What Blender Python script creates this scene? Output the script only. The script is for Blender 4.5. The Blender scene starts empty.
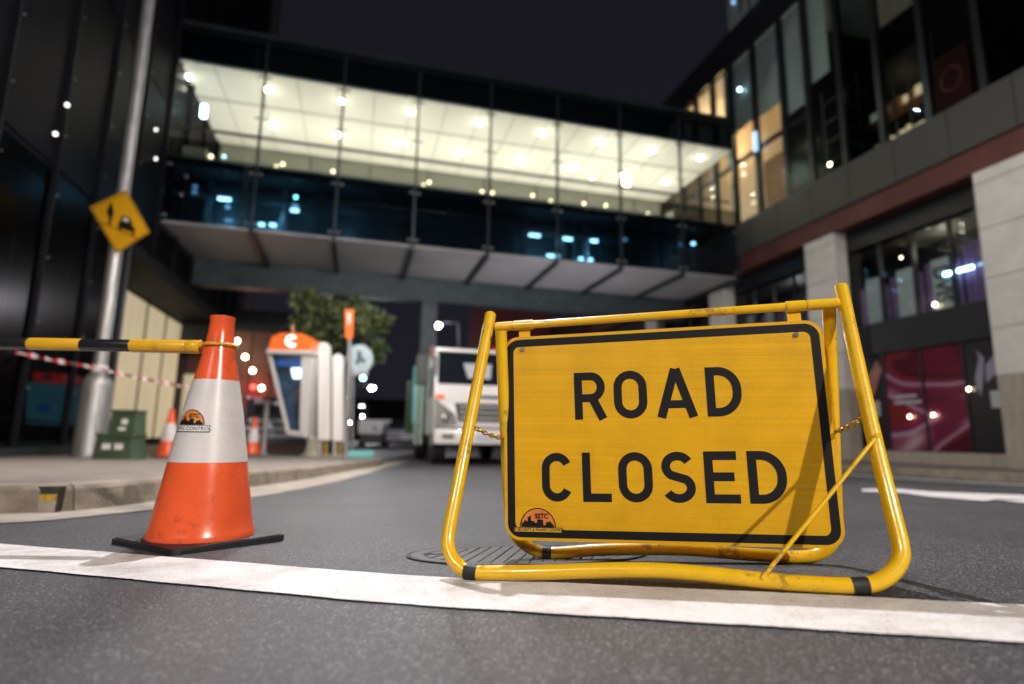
import bpy, bmesh, math, random
from mathutils import Vector, Matrix
random.seed(7)
R = math.radians
S = bpy.context.scene
COL = S.collection

# ------------------------------------------------------------------ camera frame (world: X across the street, Y along it)
F = 575.0; PITCH = R(9.4); ROLL = R(0.9); YAW = R(15.0); HCAM = 0.29; SL = 0.026
FH = Vector((math.sin(YAW), math.cos(YAW), 0)); RH = Vector((math.cos(YAW), -math.sin(YAW), 0)); UP = Vector((0, 0, 1))
FWD = FH * math.cos(PITCH) + UP * math.sin(PITCH)
U0 = -FH * math.sin(PITCH) + UP * math.cos(PITCH)
CR = RH * math.cos(ROLL) + U0 * math.sin(ROLL); CU = U0 * math.cos(ROLL) - RH * math.sin(ROLL)
CAM = Vector((0, 0, HCAM))
def gd(d):
    if d <= 7: return -SL * d
    if d < 11: return -SL * 7 - SL * ((d - 7) - (d - 7) ** 2 / 8)
    return -SL * 9
def cross(l, d):                             # slight crossfall of the carriageway near the stop line
    if l < -.3: return 0.0
    v = .034 * (l + .3) ** 2 / (l + .3 + .2); v = .055 * math.tanh(v / .055)
    t = min(1, max(0, (d - 2.3) / 2.7)); return v * (1 - t * t * (3 - 2 * t))
def g(x, y): d = x * FH.x + y * FH.y; return gd(d) + cross(x * RH.x + y * RH.y, d)
def ray(px, py): return FWD + CR * ((px - 512) / F) - CU * ((py - 342) / F)
def G(px, py, dz=0.0):                       # the ground point seen there (dz above the road surface)
    d = ray(px, py); t = 0.3; a = t
    while t < 300:
        p = CAM + d * t
        if p.z - g(p.x, p.y) - dz < 0: break
        a = t; t *= 1.02
    b = t
    for _ in range(40):
        m = (a + b) / 2; p = CAM + d * m
        if p.z - g(p.x, p.y) - dz < 0: b = m
        else: a = m
    return CAM + d * a
def ONP(px, py, c, n):                       # point on the plane through c with normal n
    d = ray(px, py); t = (c - CAM).dot(n) / d.dot(n); return CAM + d * t
def AT(px, py, dep):                         # point at horizontal distance dep
    d = ray(px, py); return CAM + d * (dep / d.dot(FH))

# ------------------------------------------------------------------ materials
def nodes(name):
    m = bpy.data.materials.new(name); m.use_nodes = True
    nt = m.node_tree; return m, nt, nt.nodes, nt.links, nt.nodes['Principled BSDF']
def pbr(name, col, rough=0.5, metal=0.0, var=0.0, scale=8.0, bump=0.0, bscale=60.0, emit=None, estr=0.0, coat=0.0, spec=0.5, col2=None, stretch=None, rvar=0.0, scuff=0.0, sscale=14.0, scol=(0.05, 0.045, 0.04)):
    m, nt, N, L, b = nodes(name)
    b.inputs['Base Color'].default_value = (*col, 1); b.inputs['Roughness'].default_value = rough
    b.inputs['Metallic'].default_value = metal; b.inputs['Specular IOR Level'].default_value = spec
    b.inputs['Coat Weight'].default_value = coat; b.inputs['Coat Roughness'].default_value = 0.08
    tc = N.new('ShaderNodeTexCoord'); src = tc.outputs['Object']
    if stretch:
        mp = N.new('ShaderNodeMapping'); mp.inputs['Scale'].default_value = stretch; L.new(src, mp.inputs['Vector']); src = mp.outputs[0]
    if var or col2:
        n = N.new('ShaderNodeTexNoise'); n.inputs['Scale'].default_value = scale; n.inputs['Detail'].default_value = 6; n.inputs['Roughness'].default_value = 0.65
        L.new(src, n.inputs['Vector'])
        r = N.new('ShaderNodeValToRGB'); r.color_ramp.elements[0].position = 0.33; r.color_ramp.elements[1].position = 0.68
        c2 = col2 or tuple(min(1, c * (1 + var)) for c in col)
        c1 = tuple(c * (1 - var) for c in col)
        r.color_ramp.elements[0].color = (*c1, 1); r.color_ramp.elements[1].color = (*c2, 1)
        L.new(n.outputs['Fac'], r.inputs['Fac']); L.new(r.outputs['Color'], b.inputs['Base Color'])
        if rvar:
            mr = N.new('ShaderNodeMapRange'); mr.inputs['To Min'].default_value = max(0.02, rough - rvar); mr.inputs['To Max'].default_value = rough + rvar
            L.new(n.outputs['Fac'], mr.inputs['Value']); L.new(mr.outputs[0], b.inputs['Roughness'])
    if scuff:
        ns = N.new('ShaderNodeTexNoise'); ns.inputs['Scale'].default_value = sscale; ns.inputs['Detail'].default_value = 12; ns.inputs['Roughness'].default_value = 0.72; ns.inputs['Distortion'].default_value = 0.6; L.new(src, ns.inputs['Vector'])
        nb = N.new('ShaderNodeTexNoise'); nb.inputs['Scale'].default_value = sscale * .22; nb.inputs['Detail'].default_value = 2; L.new(src, nb.inputs['Vector'])
        sm = N.new('ShaderNodeMath'); sm.operation = 'MULTIPLY'; L.new(ns.outputs['Fac'], sm.inputs[0]); L.new(nb.outputs['Fac'], sm.inputs[1])
        rs_ = N.new('ShaderNodeValToRGB'); rs_.color_ramp.elements[0].position = 0.315; rs_.color_ramp.elements[0].color = (0, 0, 0, 1); rs_.color_ramp.elements[1].position = 0.40; rs_.color_ramp.elements[1].color = (scuff, scuff, scuff, 1); L.new(sm.outputs[0], rs_.inputs['Fac'])
        mxs = N.new('ShaderNodeMix'); mxs.data_type = 'RGBA'; mxs.inputs['B'].default_value = (*scol, 1); L.new(rs_.outputs[0], mxs.inputs['Factor'])
        if b.inputs['Base Color'].is_linked: L.new(b.inputs['Base Color'].links[0].from_socket, mxs.inputs['A'])
        else: mxs.inputs['A'].default_value = (*col, 1)
        L.new(mxs.outputs['Result'], b.inputs['Base Color'])
    if bump:
        n2 = N.new('ShaderNodeTexNoise'); n2.inputs['Scale'].default_value = bscale; n2.inputs['Detail'].default_value = 5
        L.new(src, n2.inputs['Vector'])
        bp = N.new('ShaderNodeBump'); bp.inputs['Strength'].default_value = bump; bp.inputs['Distance'].default_value = 0.01
        L.new(n2.outputs['Fac'], bp.inputs['Height']); L.new(bp.outputs[0], b.inputs['Normal'])
    if emit:
        b.inputs['Emission Color'].default_value = (*emit, 1); b.inputs['Emission Strength'].default_value = estr
    return m
def glass(name, tint=(1, 1, 1), refl=0.12, rough=0.02, k=1.0):
    m = bpy.data.materials.new(name); m.use_nodes = True; nt = m.node_tree; N = nt.nodes; L = nt.links
    N.clear(); o = N.new('ShaderNodeOutputMaterial'); t = N.new('ShaderNodeBsdfTransparent'); gl = N.new('ShaderNodeBsdfGlossy')
    t.inputs['Color'].default_value = (*tint, 1); gl.inputs['Roughness'].default_value = rough
    fr = N.new('ShaderNodeFresnel'); fr.inputs['IOR'].default_value = 1.5
    ad = N.new('ShaderNodeMath'); ad.operation = 'ADD'; ad.inputs[1].default_value = refl; ad.use_clamp = True
    geo = N.new('ShaderNodeNewGeometry'); inv = N.new('ShaderNodeMath'); inv.operation = 'SUBTRACT'; inv.inputs[0].default_value = 1.0; L.new(geo.outputs['Backfacing'], inv.inputs[1])
    mu = N.new('ShaderNodeMath'); mu.operation = 'MULTIPLY'; L.new(fr.outputs[0], ad.inputs[0]); L.new(ad.outputs[0], mu.inputs[0]); L.new(inv.outputs[0], mu.inputs[1]); mk = N.new('ShaderNodeMath'); mk.operation = 'MULTIPLY'; mk.inputs[1].default_value = k; L.new(mu.outputs[0], mk.inputs[0]); ad = mk; mx = N.new('ShaderNodeMixShader'); L.new(ad.outputs[0], mx.inputs[0]); L.new(t.outputs[0], mx.inputs[1]); L.new(gl.outputs[0], mx.inputs[2])
    L.new(mx.outputs[0], o.inputs['Surface']); return m

def asphalt():
    m, nt, N, L, b = nodes('asphalt'); tc = N.new('ShaderNodeTexCoord')
    v = N.new('ShaderNodeTexVoronoi'); v.inputs['Scale'].default_value = 300; L.new(tc.outputs['Object'], v.inputs['Vector'])
    sp = N.new('ShaderNodeSeparateColor'); L.new(v.outputs['Color'], sp.inputs[0])
    r = N.new('ShaderNodeValToRGB'); e = r.color_ramp.elements
    e[0].position = 0.0; e[0].color = (0.016, 0.016, 0.018, 1); e[1].position = 1.0; e[1].color = (0.25, 0.24, 0.245, 1)
    k = e.new(0.55); k.color = (0.040, 0.039, 0.043, 1); k = e.new(0.90); k.color = (0.075, 0.072, 0.076, 1)
    L.new(sp.outputs[0], r.inputs['Fac'])
    n = N.new('ShaderNodeTexNoise'); n.inputs['Scale'].default_value = 1.3; n.inputs['Detail'].default_value = 8; n.inputs['Roughness'].default_value = 0.7; L.new(tc.outputs['Object'], n.inputs['Vector'])
    mr = N.new('ShaderNodeMapRange'); mr.inputs['From Min'].default_value = 0.3; mr.inputs['From Max'].default_value = 0.7; mr.inputs['To Min'].default_value = 0.62; mr.inputs['To Max'].default_value = 1.38; L.new(n.outputs['Fac'], mr.inputs['Value'])
    mx = N.new('ShaderNodeMix'); mx.data_type = 'RGBA'; mx.blend_type = 'MULTIPLY'; mx.inputs['Factor'].default_value = 1
    L.new(r.outputs[0], mx.inputs['A']); L.new(mr.outputs[0], mx.inputs['B']); L.new(mx.outputs['Result'], b.inputs['Base Color'])
    b.inputs['Roughness'].default_value = 0.55
    bp = N.new('ShaderNodeBump'); bp.inputs['Strength'].default_value = 0.8; bp.inputs['Distance'].default_value = 0.0018
    n3 = N.new('ShaderNodeTexNoise'); n3.inputs['Scale'].default_value = 190; n3.inputs['Detail'].default_value = 3; L.new(tc.outputs['Object'], n3.inputs['Vector'])
    ma = N.new('ShaderNodeMath'); ma.operation = 'SUBTRACT'; L.new(n3.outputs['Fac'], ma.inputs[0]); L.new(v.outputs['Distance'], ma.inputs[1])
    L.new(ma.outputs[0], bp.inputs['Height']); L.new(bp.outputs[0], b.inputs['Normal']); return m
def paint_white():
    m, nt, N, L, b = nodes('road_paint'); tc = N.new('ShaderNodeTexCoord')
    n = N.new('ShaderNodeTexNoise'); n.inputs['Scale'].default_value = 5; n.inputs['Detail'].default_value = 9; n.inputs['Roughness'].default_value = 0.75; L.new(tc.outputs['Object'], n.inputs['Vector'])
    r = N.new('ShaderNodeValToRGB'); e = r.color_ramp.elements; e[0].position = 0.33; e[0].color = (0.46, 0.42, 0.39, 1); e[1].position = 0.56; e[1].color = (0.72, 0.70, 0.68, 1)
    L.new(n.outputs['Fac'], r.inputs['Fac'])
    n2 = N.new('ShaderNodeTexNoise'); n2.inputs['Scale'].default_value = 160; n2.inputs['Detail'].default_value = 3; L.new(tc.outputs['Object'], n2.inputs['Vector'])
    r2 = N.new('ShaderNodeValToRGB'); e = r2.color_ramp.elements; e[0].position = 0.28; e[0].color = (0.45, 0.42, 0.40, 1); e[1].position = 0.38; e[1].color = (1, 1, 1, 1)
    L.new(n2.outputs['Fac'], r2.inputs['Fac'])
    mx = N.new('ShaderNodeMix'); mx.data_type = 'RGBA'; mx.blend_type = 'MULTIPLY'; mx.inputs['Factor'].default_value = 1
    L.new(r.outputs[0], mx.inputs['A']); L.new(r2.outputs[0], mx.inputs['B']); L.new(mx.outputs['Result'], b.inputs['Base Color'])
    b.inputs['Roughness'].default_value = 0.6
    bp = N.new('ShaderNodeBump'); bp.inputs['Strength'].default_value = 0.7; bp.inputs['Distance'].default_value = 0.002
    L.new(n2.outputs['Fac'], bp.inputs['Height']); L.new(bp.outputs[0], b.inputs['Normal']); return m
def sheeting(name, col, uvscale=1.0, band=.09):          # reflective sheeting: fine hexagonal cells and faint horizontal banding
    m, nt, N, L, b = nodes(name); tc = N.new('ShaderNodeTexCoord')
    v = N.new('ShaderNodeTexVoronoi'); v.feature = 'DISTANCE_TO_EDGE'; v.inputs['Scale'].default_value = 260 * uvscale; v.inputs['Randomness'].default_value = 0.6
    L.new(tc.outputs['Object'], v.inputs['Vector'])
    r = N.new('ShaderNodeValToRGB'); e = r.color_ramp.elements; e[0].position = 0.0; e[0].color = tuple(c * 0.86 for c in col) + (1,); e[1].position = 0.16; e[1].color = (*col, 1)
    L.new(v.outputs['Distance'], r.inputs['Fac'])
    mp = N.new('ShaderNodeMapping'); mp.inputs['Scale'].default_value = (0.6, 0.6, 70); L.new(tc.outputs['Object'], mp.inputs['Vector'])
    n = N.new('ShaderNodeTexNoise'); n.inputs['Scale'].default_value = 2.0; n.inputs['Detail'].default_value = 4; L.new(mp.outputs[0], n.inputs['Vector'])
    mr = N.new('ShaderNodeMapRange'); mr.inputs['From Min'].default_value = 0.3; mr.inputs['From Max'].default_value = 0.7; mr.inputs['To Min'].default_value = 1 - band; mr.inputs['To Max'].default_value = 1 + band * .8; L.new(n.outputs['Fac'], mr.inputs['Value'])
    mx = N.new('ShaderNodeMix'); mx.data_type = 'RGBA'; mx.blend_type = 'MULTIPLY'; mx.inputs['Factor'].default_value = 1
    L.new(r.outputs[0], mx.inputs['A']); L.new(mr.outputs[0], mx.inputs['B'])
    n5 = N.new('ShaderNodeTexNoise'); n5.inputs['Scale'].default_value = 9; n5.inputs['Detail'].default_value = 8; n5.inputs['Roughness'].default_value = 0.7; L.new(tc.outputs['Object'], n5.inputs['Vector'])
    m5 = N.new('ShaderNodeMapRange'); m5.inputs['From Min'].default_value = 0.3; m5.inputs['From Max'].default_value = 0.55; m5.inputs['To Min'].default_value = 0.86; m5.inputs['To Max'].default_value = 1.0; L.new(n5.outputs['Fac'], m5.inputs['Value'])
    mx2 = N.new('ShaderNodeMix'); mx2.data_type = 'RGBA'; mx2.blend_type = 'MULTIPLY'; mx2.inputs['Factor'].default_value = 1
    L.new(mx.outputs['Result'], mx2.inputs['A']); L.new(m5.outputs[0], mx2.inputs['B'])
    L.new(mx2.outputs['Result'], b.inputs['Base Color']); b.inputs['Roughness'].default_value = 0.38
    bp = N.new('ShaderNodeBump'); bp.inputs['Strength'].default_value = 0.12; bp.inputs['Distance'].default_value = 0.0006
    L.new(r.outputs[0], bp.inputs['Height']); L.new(bp.outputs[0], b.inputs['Normal']); return m
def poster_mat():
    m, nt, N, L, b = nodes('poster_swirl'); tc = N.new('ShaderNodeTexCoord')
    mp = N.new('ShaderNodeMapping'); mp.inputs['Rotation'].default_value = (R(38), 0, 0); mp.inputs['Scale'].default_value = (1, 0.55, 1.0); L.new(tc.outputs['Object'], mp.inputs['Vector'])
    w = N.new('ShaderNodeTexNoise'); w.inputs['Scale'].default_value = 0.62; w.inputs['Detail'].default_value = 1.2; w.inputs['Distortion'].default_value = 1.2; L.new(mp.outputs[0], w.inputs['Vector'])
    ml = N.new('ShaderNodeMath'); ml.operation = 'MULTIPLY'; ml.inputs[1].default_value = 3.2; L.new(w.outputs['Fac'], ml.inputs[0])
    fr = N.new('ShaderNodeMath'); fr.operation = 'FRACT'; L.new(ml.outputs[0], fr.inputs[0])
    r = N.new('ShaderNodeValToRGB'); e = r.color_ramp.elements
    e[0].position = 0; e[0].color = (0.05, 0.004, 0.012, 1); e[1].position = 1; e[1].color = (0.07, 0.004, 0.015, 1)
    for p, c in ((0.25, (0.12, 0.008, 0.03, 1)), (0.5, (0.15, 0.012, 0.055, 1)), (0.62, (0.30, 0.10, 0.16, 1)), (0.68, (0.48, 0.34, 0.40, 1)), (0.74, (0.14, 0.015, 0.10, 1)), (0.88, (0.20, 0.02, 0.02, 1))):
        k = e.new(p); k.color = c
    L.new(fr.outputs[0], r.inputs['Fac']); L.new(r.outputs[0], b.inputs['Base Color']); b.inputs['Roughness'].default_value = 0.22; return m
def stripes_mat(name, ca, cb, per, axis=0, rough=0.5, diag=0.0):
    m, nt, N, L, b = nodes(name); tc = N.new('ShaderNodeTexCoord'); s = N.new('ShaderNodeSeparateXYZ'); L.new(tc.outputs['UV'] if axis == 'u' else tc.outputs['Object'], s.inputs[0])
    src = s.outputs[0 if axis == 'u' else axis]
    if diag:
        mm = N.new('ShaderNodeMath'); mm.operation = 'MULTIPLY_ADD'; mm.inputs[1].default_value = diag; L.new(s.outputs[1 if axis == 'u' else 2], mm.inputs[0]); L.new(src, mm.inputs[2]); src = mm.outputs[0]
    d = N.new('ShaderNodeMath'); d.operation = 'DIVIDE'; d.inputs[1].default_value = per; L.new(src, d.inputs[0])
    f = N.new('ShaderNodeMath'); f.operation = 'FRACT'; L.new(d.outputs[0], f.inputs[0])
    gt = N.new('ShaderNodeMath'); gt.operation = 'GREATER_THAN'; gt.inputs[1].default_value = 0.5; L.new(f.outputs[0], gt.inputs[0])
    mx = N.new('ShaderNodeMix'); mx.data_type = 'RGBA'; mx.inputs['A'].default_value = (*ca, 1); mx.inputs['B'].default_value = (*cb, 1); L.new(gt.outputs[0], mx.inputs['Factor'])
    L.new(mx.outputs['Result'], b.inputs['Base Color']); b.inputs['Roughness'].default_value = rough; return m
def lamp_mat(name, col, s): return pbr(name, (0.8, 0.8, 0.8), 0.5, emit=col, estr=s)

M = dict(
    asphalt=asphalt(), paint=paint_white(),
    concrete=pbr('concrete', (0.30, 0.27, 0.23), 0.85, var=0.25, scale=5, bump=0.5, bscale=70, col2=(0.42, 0.36, 0.29)),
    kerbstone=pbr('kerbstone', (0.26, 0.215, 0.165), 0.85, var=0.35, scale=7, bump=0.6, bscale=60),
    paving=pbr('paving', (0.20, 0.17, 0.145), 0.6, var=0.28, scale=3.0, bump=0.4, bscale=50),
    dirt=pbr('drain_shadow', (0.02, 0.02, 0.02), 0.9), dirt2=pbr('dark_lintel', (0.045, 0.04, 0.033), 0.85, var=.5, scale=14, bump=.4), drain_conc=pbr('drain_concrete', (0.10, 0.09, 0.07), 0.9, var=0.4, scale=14, bump=0.5),  # dirt is the black painted for the shade inside the drain
    yellow_old=pbr('old_yellow_paint', (0.42, 0.27, 0.02), 0.8, var=0.5, scale=30),
    yellow=pbr('yellow_powder_coat', (0.80, 0.47, 0.008), 0.3, var=0.06, scale=20, coat=0.35, bump=0.06, bscale=120, rvar=0.08, scuff=.7, sscale=40, scol=(0.16, 0.10, 0.04)),
    panel=sheeting('yellow_sheeting', (0.82, 0.435, 0.006)), black=pbr('black_vinyl', (0.008, 0.008, 0.009), 0.6, bump=0.03, spec=.25),
    tape=pbr('black_tape', (0.015, 0.015, 0.015), 0.55, bump=0.3, bscale=50), steel=pbr('steel', (0.55, 0.55, 0.57), 0.3, 1.0),
    rubber=pbr('black_rubber', (0.018, 0.018, 0.020), 0.55, var=0.3, scale=20, bump=0.3, bscale=90),
    cone=pbr('orange_pvc', (0.88, 0.12, 0.035), 0.24, var=0.07, scale=9, coat=0.25, bump=0.05, bscale=25, rvar=0.08, scuff=.5, sscale=26, scol=(0.22, 0.035, 0.02)),
    collar=sheeting('white_sheeting', (0.76, 0.71, 0.69), 1.1, .02), chain=pbr('brass_chain', (0.62, 0.38, 0.06), 0.35, 0.8, var=0.3, scale=80),
    orange_emb=pbr('emblem_orange', (0.75, 0.16, 0.04), 0.5, var=0.1, col2=(0.75, 0.30, 0.05), scale=30), cream_emb=pbr('emblem_cream', (0.72, 0.42, 0.05), 0.5), white_emb=pbr('emblem_white', (0.78, 0.76, 0.74), 0.5),
    bar_yellow=pbr('bar_yellow', (0.78, 0.42, 0.015), 0.32, coat=0.3, var=0.05, scuff=.6, sscale=50, scol=(.2, .12, .03)), bar_black=pbr('bar_black', (0.015, 0.015, 0.017), 0.25, coat=0.3),
    galv=pbr('galvanised_steel', (0.36, 0.355, 0.35), 0.42, 0.6, var=0.25, scale=12, bump=0.15, bscale=40, stretch=(1, 1, 0.2)),
    redwhite=stripes_mat('barrier_tape', (0.80, 0.74, 0.74), (0.62, 0.03, 0.03), 0.16, 'u', 0.4, diag=0.3),
    pinktape=pbr('pale_tape', (0.62, 0.50, 0.60), 0.5),
    green=pbr('green_plastic', (0.055, 0.088, 0.048), 0.45, var=0.25, scale=6, bump=0.2), white=pbr('white_paint', (0.80, 0.79, 0.77), 0.4, var=0.04),
    dglass=pbr('dark_glass', (0.006, 0.006, 0.008), 0.5, spec=0.04), dwall=pbr('dark_cladding', (0.009, 0.0095, 0.012), 0.6, spec=.12, var=0.3, scale=1.2),
    dsteel=pbr('dark_steel', (0.035, 0.042, 0.046), 0.4, 0.3, var=0.2, scale=3), teal=pbr('teal_steel', (0.065, 0.09, 0.10), 0.45, 0.2, var=0.25, scale=3),
    soffit=pbr('soffit_panel', (0.60, 0.57, 0.58), 0.45, var=0.12, scale=0.8), cream=pbr('cream_plaster', (0.82, 0.79, 0.70), 0.7, var=0.04, scale=1.5),
    cream2=pbr('cream_ceiling', (0.80, 0.78, 0.70), 0.7, var=0.03), clear=glass('clear_glass', (0.93, 0.95, 0.93), 0.0), lowglass=glass('tinted_glass', (0.42, 0.50, 0.55), 0.04),
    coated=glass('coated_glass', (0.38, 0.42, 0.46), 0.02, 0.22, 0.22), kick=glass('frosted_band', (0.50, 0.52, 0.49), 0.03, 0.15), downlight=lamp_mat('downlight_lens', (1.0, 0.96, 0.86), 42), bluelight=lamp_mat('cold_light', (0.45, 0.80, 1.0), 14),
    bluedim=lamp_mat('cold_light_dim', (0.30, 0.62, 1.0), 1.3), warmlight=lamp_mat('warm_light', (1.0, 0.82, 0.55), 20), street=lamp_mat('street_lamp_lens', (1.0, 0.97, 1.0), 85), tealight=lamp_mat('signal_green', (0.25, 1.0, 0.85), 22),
    spandrel=pbr('spandrel_cladding', (0.055, 0.052, 0.044), 0.6, var=0.12, scale=1.0), redbeam=pbr('red_beam', (0.10, 0.026, 0.021), 0.6, var=0.2, scale=1.5), stone=pbr('stone_tile', (0.72, 0.69, 0.63), 0.55, var=0.10, scale=2.0, bump=0.1),
    stonelow=pbr('ribbed_stone', (0.42, 0.37, 0.30), 0.6, var=0.2, scale=6, stretch=(1, 4, 0.3)), blind=pbr('roller_blind', (0.30, 0.34, 0.34), 0.8, var=0.06, scale=2), curtain=pbr('purple_curtain', (0.16, 0.10, 0.24), 0.85, var=0.25, scale=3, stretch=(1, 6, 0.2)),
    palecurt=pbr('pale_panel', (0.40, 0.45, 0.48), 0.7, var=0.1), poster=poster_mat(), suit=pbr('poster_dark', (0.025, 0.024, 0.03), 0.25), tie=pbr('poster_shirt', (0.28, 0.27, 0.36), 0.35, var=0.2, scale=4),
    skin=pbr('poster_skin', (0.35, 0.16, 0.12), 0.35, var=0.5, scale=2.5), paper=pbr('notice_paper', (0.45, 0.47, 0.50), 0.6), room=pbr('warm_room', (0.58, 0.46, 0.33), 0.8, var=0.15, scale=1), wood=pbr('timber', (0.42, 0.20, 0.09), 0.6, var=0.3, scale=3),
    brick=pbr('brown_wall', (0.22, 0.11, 0.095), 0.7, var=0.2, scale=1.0), pinkwall=pbr('tower_wall', (0.35, 0.28, 0.28), 0.8, var=0.1, scale=0.3, stretch=(6, 1, 0.1)), redwall=pbr('far_red_wall', (0.16, 0.035, 0.04), 0.7, var=0.2, scale=0.6),
    shoplit=pbr('lit_shopfront', (0.62, 0.52, 0.33), 0.5, var=0.25, scale=1.4, stretch=(1, 3, 0.25), emit=(0.95, 0.80, 0.50), estr=0.42),
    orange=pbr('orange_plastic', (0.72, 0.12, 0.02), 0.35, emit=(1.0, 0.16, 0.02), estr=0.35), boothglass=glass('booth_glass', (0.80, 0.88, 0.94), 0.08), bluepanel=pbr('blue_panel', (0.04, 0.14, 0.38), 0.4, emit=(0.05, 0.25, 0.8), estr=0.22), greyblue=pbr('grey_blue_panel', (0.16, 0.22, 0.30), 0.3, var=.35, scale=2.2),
    boothwhite=pbr('booth_white', (0.60, 0.56, 0.54), 0.45), lightbox=pbr('post_lightbox', (0.66, 0.60, 0.57), 0.5, emit=(1.0, 0.88, 0.80), estr=0.18), signlit=lamp_mat('lit_mark', (1.0, 0.95, 0.9), 3.0),
    bark=pbr('bark', (0.10, 0.075, 0.05), 0.9, var=0.3, scale=10, bump=0.8, bscale=30), leaf=pbr('leaf', (0.10, 0.14, 0.04), 0.5, var=0.4, scale=1.2, col2=(0.22, 0.24, 0.09)), leafd=pbr('leaf_dark', (0.05, 0.08, 0.03), 0.5, var=0.3, scale=2),
    truckw=pbr('truck_white', (0.78, 0.75, 0.73), 0.28, coat=0.4, var=0.03), trim=pbr('black_trim', (0.015, 0.015, 0.017), 0.4), tyre=pbr('tyre', (0.02, 0.02, 0.02), 0.75), chrome=pbr('chrome', (0.7, 0.7, 0.72), 0.15, 1.0), windscreen=pbr('windscreen', (0.012, 0.014, 0.02), 0.06, coat=0.4),
    lens=pbr('lamp_lens', (0.13, 0.115, 0.105), 0.35, 0.1), palegreen=pbr('pale_green_paint', (0.34, 0.42, 0.36), 0.4), tealbody=pbr('teal_body', (0.14, 0.50, 0.52), 0.4, coat=0.3), greenbody=pbr('green_body', (0.10, 0.20, 0.10), 0.5), plate=pbr('plate', (0.55, 0.58, 0.70), 0.4), carbody=pbr('car_grey', (0.16, 0.17, 0.21), 0.25, 0.4, coat=0.5), carstripe=pbr('car_silver', (0.62, 0.62, 0.70), 0.4, 0.0),
    redbox=pbr('red_panel', (0.35, 0.015, 0.015), 0.4, emit=(1, 0.03, 0.03), estr=0.45), tealpanel=pbr('teal_panel', (0.05, 0.12, 0.14), 0.3, emit=(0.2, 0.7, 0.8), estr=0.16), redglow=lamp_mat('red_glow', (1.0, 0.05, 0.03), 3.0),
    iron=pbr('cast_iron', (0.035, 0.033, 0.032), 0.45, 0.6, var=0.3, scale=30, bump=0.3), maninfill=pbr('cover_infill', (0.085, 0.08, 0.078), 0.6, 0.0, var=0.3, scale=25, bump=0.4), seam=pbr('seam', (0.012, 0.012, 0.012), 0.7), teal2=pbr('teal_bag', (0.2, 0.55, 0.55), 0.6),
)

# ------------------------------------------------------------------ helpers
def thing(name, label, cat, loc=(0, 0, 0), group=None, rz=0.0, kind=None):
    o = bpy.data.objects.new(name, None); COL.objects.link(o); o.location = loc; o.rotation_euler = (0, 0, rz); o.empty_display_size = 0.1
    o['label'] = label; o['category'] = cat
    if group: o['group'] = group
    return o
def wmat(o):
    m = Matrix.Translation(o.location) @ Matrix.Rotation(o.rotation_euler.z, 4, 'Z')
    return wmat(o.parent) @ m if o.parent else m
def obj(name, mb, mat, parent=None, local=False, smooth=None, label=None):
    bm = mb.bm if isinstance(mb, MB) else mb
    if parent is not None and not local: bm.transform(wmat(parent).inverted())
    me = bpy.data.meshes.new(name); bmesh.ops.recalc_face_normals(bm, faces=bm.faces) if not getattr(mb, 'nofix', False) else None
    bm.to_mesh(me); bm.free()
    me.materials.append(M[mat] if isinstance(mat, str) else mat)
    if smooth is None: smooth = getattr(mb, 'smooth', False)
    if smooth:
        for p in me.polygons: p.use_smooth = True
        try: me.set_sharp_from_angle(angle=R(42))
        except Exception: pass
    o = bpy.data.objects.new(name, me); COL.objects.link(o)
    if parent is not None: o.parent = parent
    if label: o['label'] = label
    return o
def struct(name, mb, mat, **k):
    o = obj(name, mb, mat, **k); o['kind'] = 'structure'; return o
def tag(o, label, cat, group=None):
    o['label'] = label; o['category'] = cat
    if group: o['group'] = group
    return o
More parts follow.
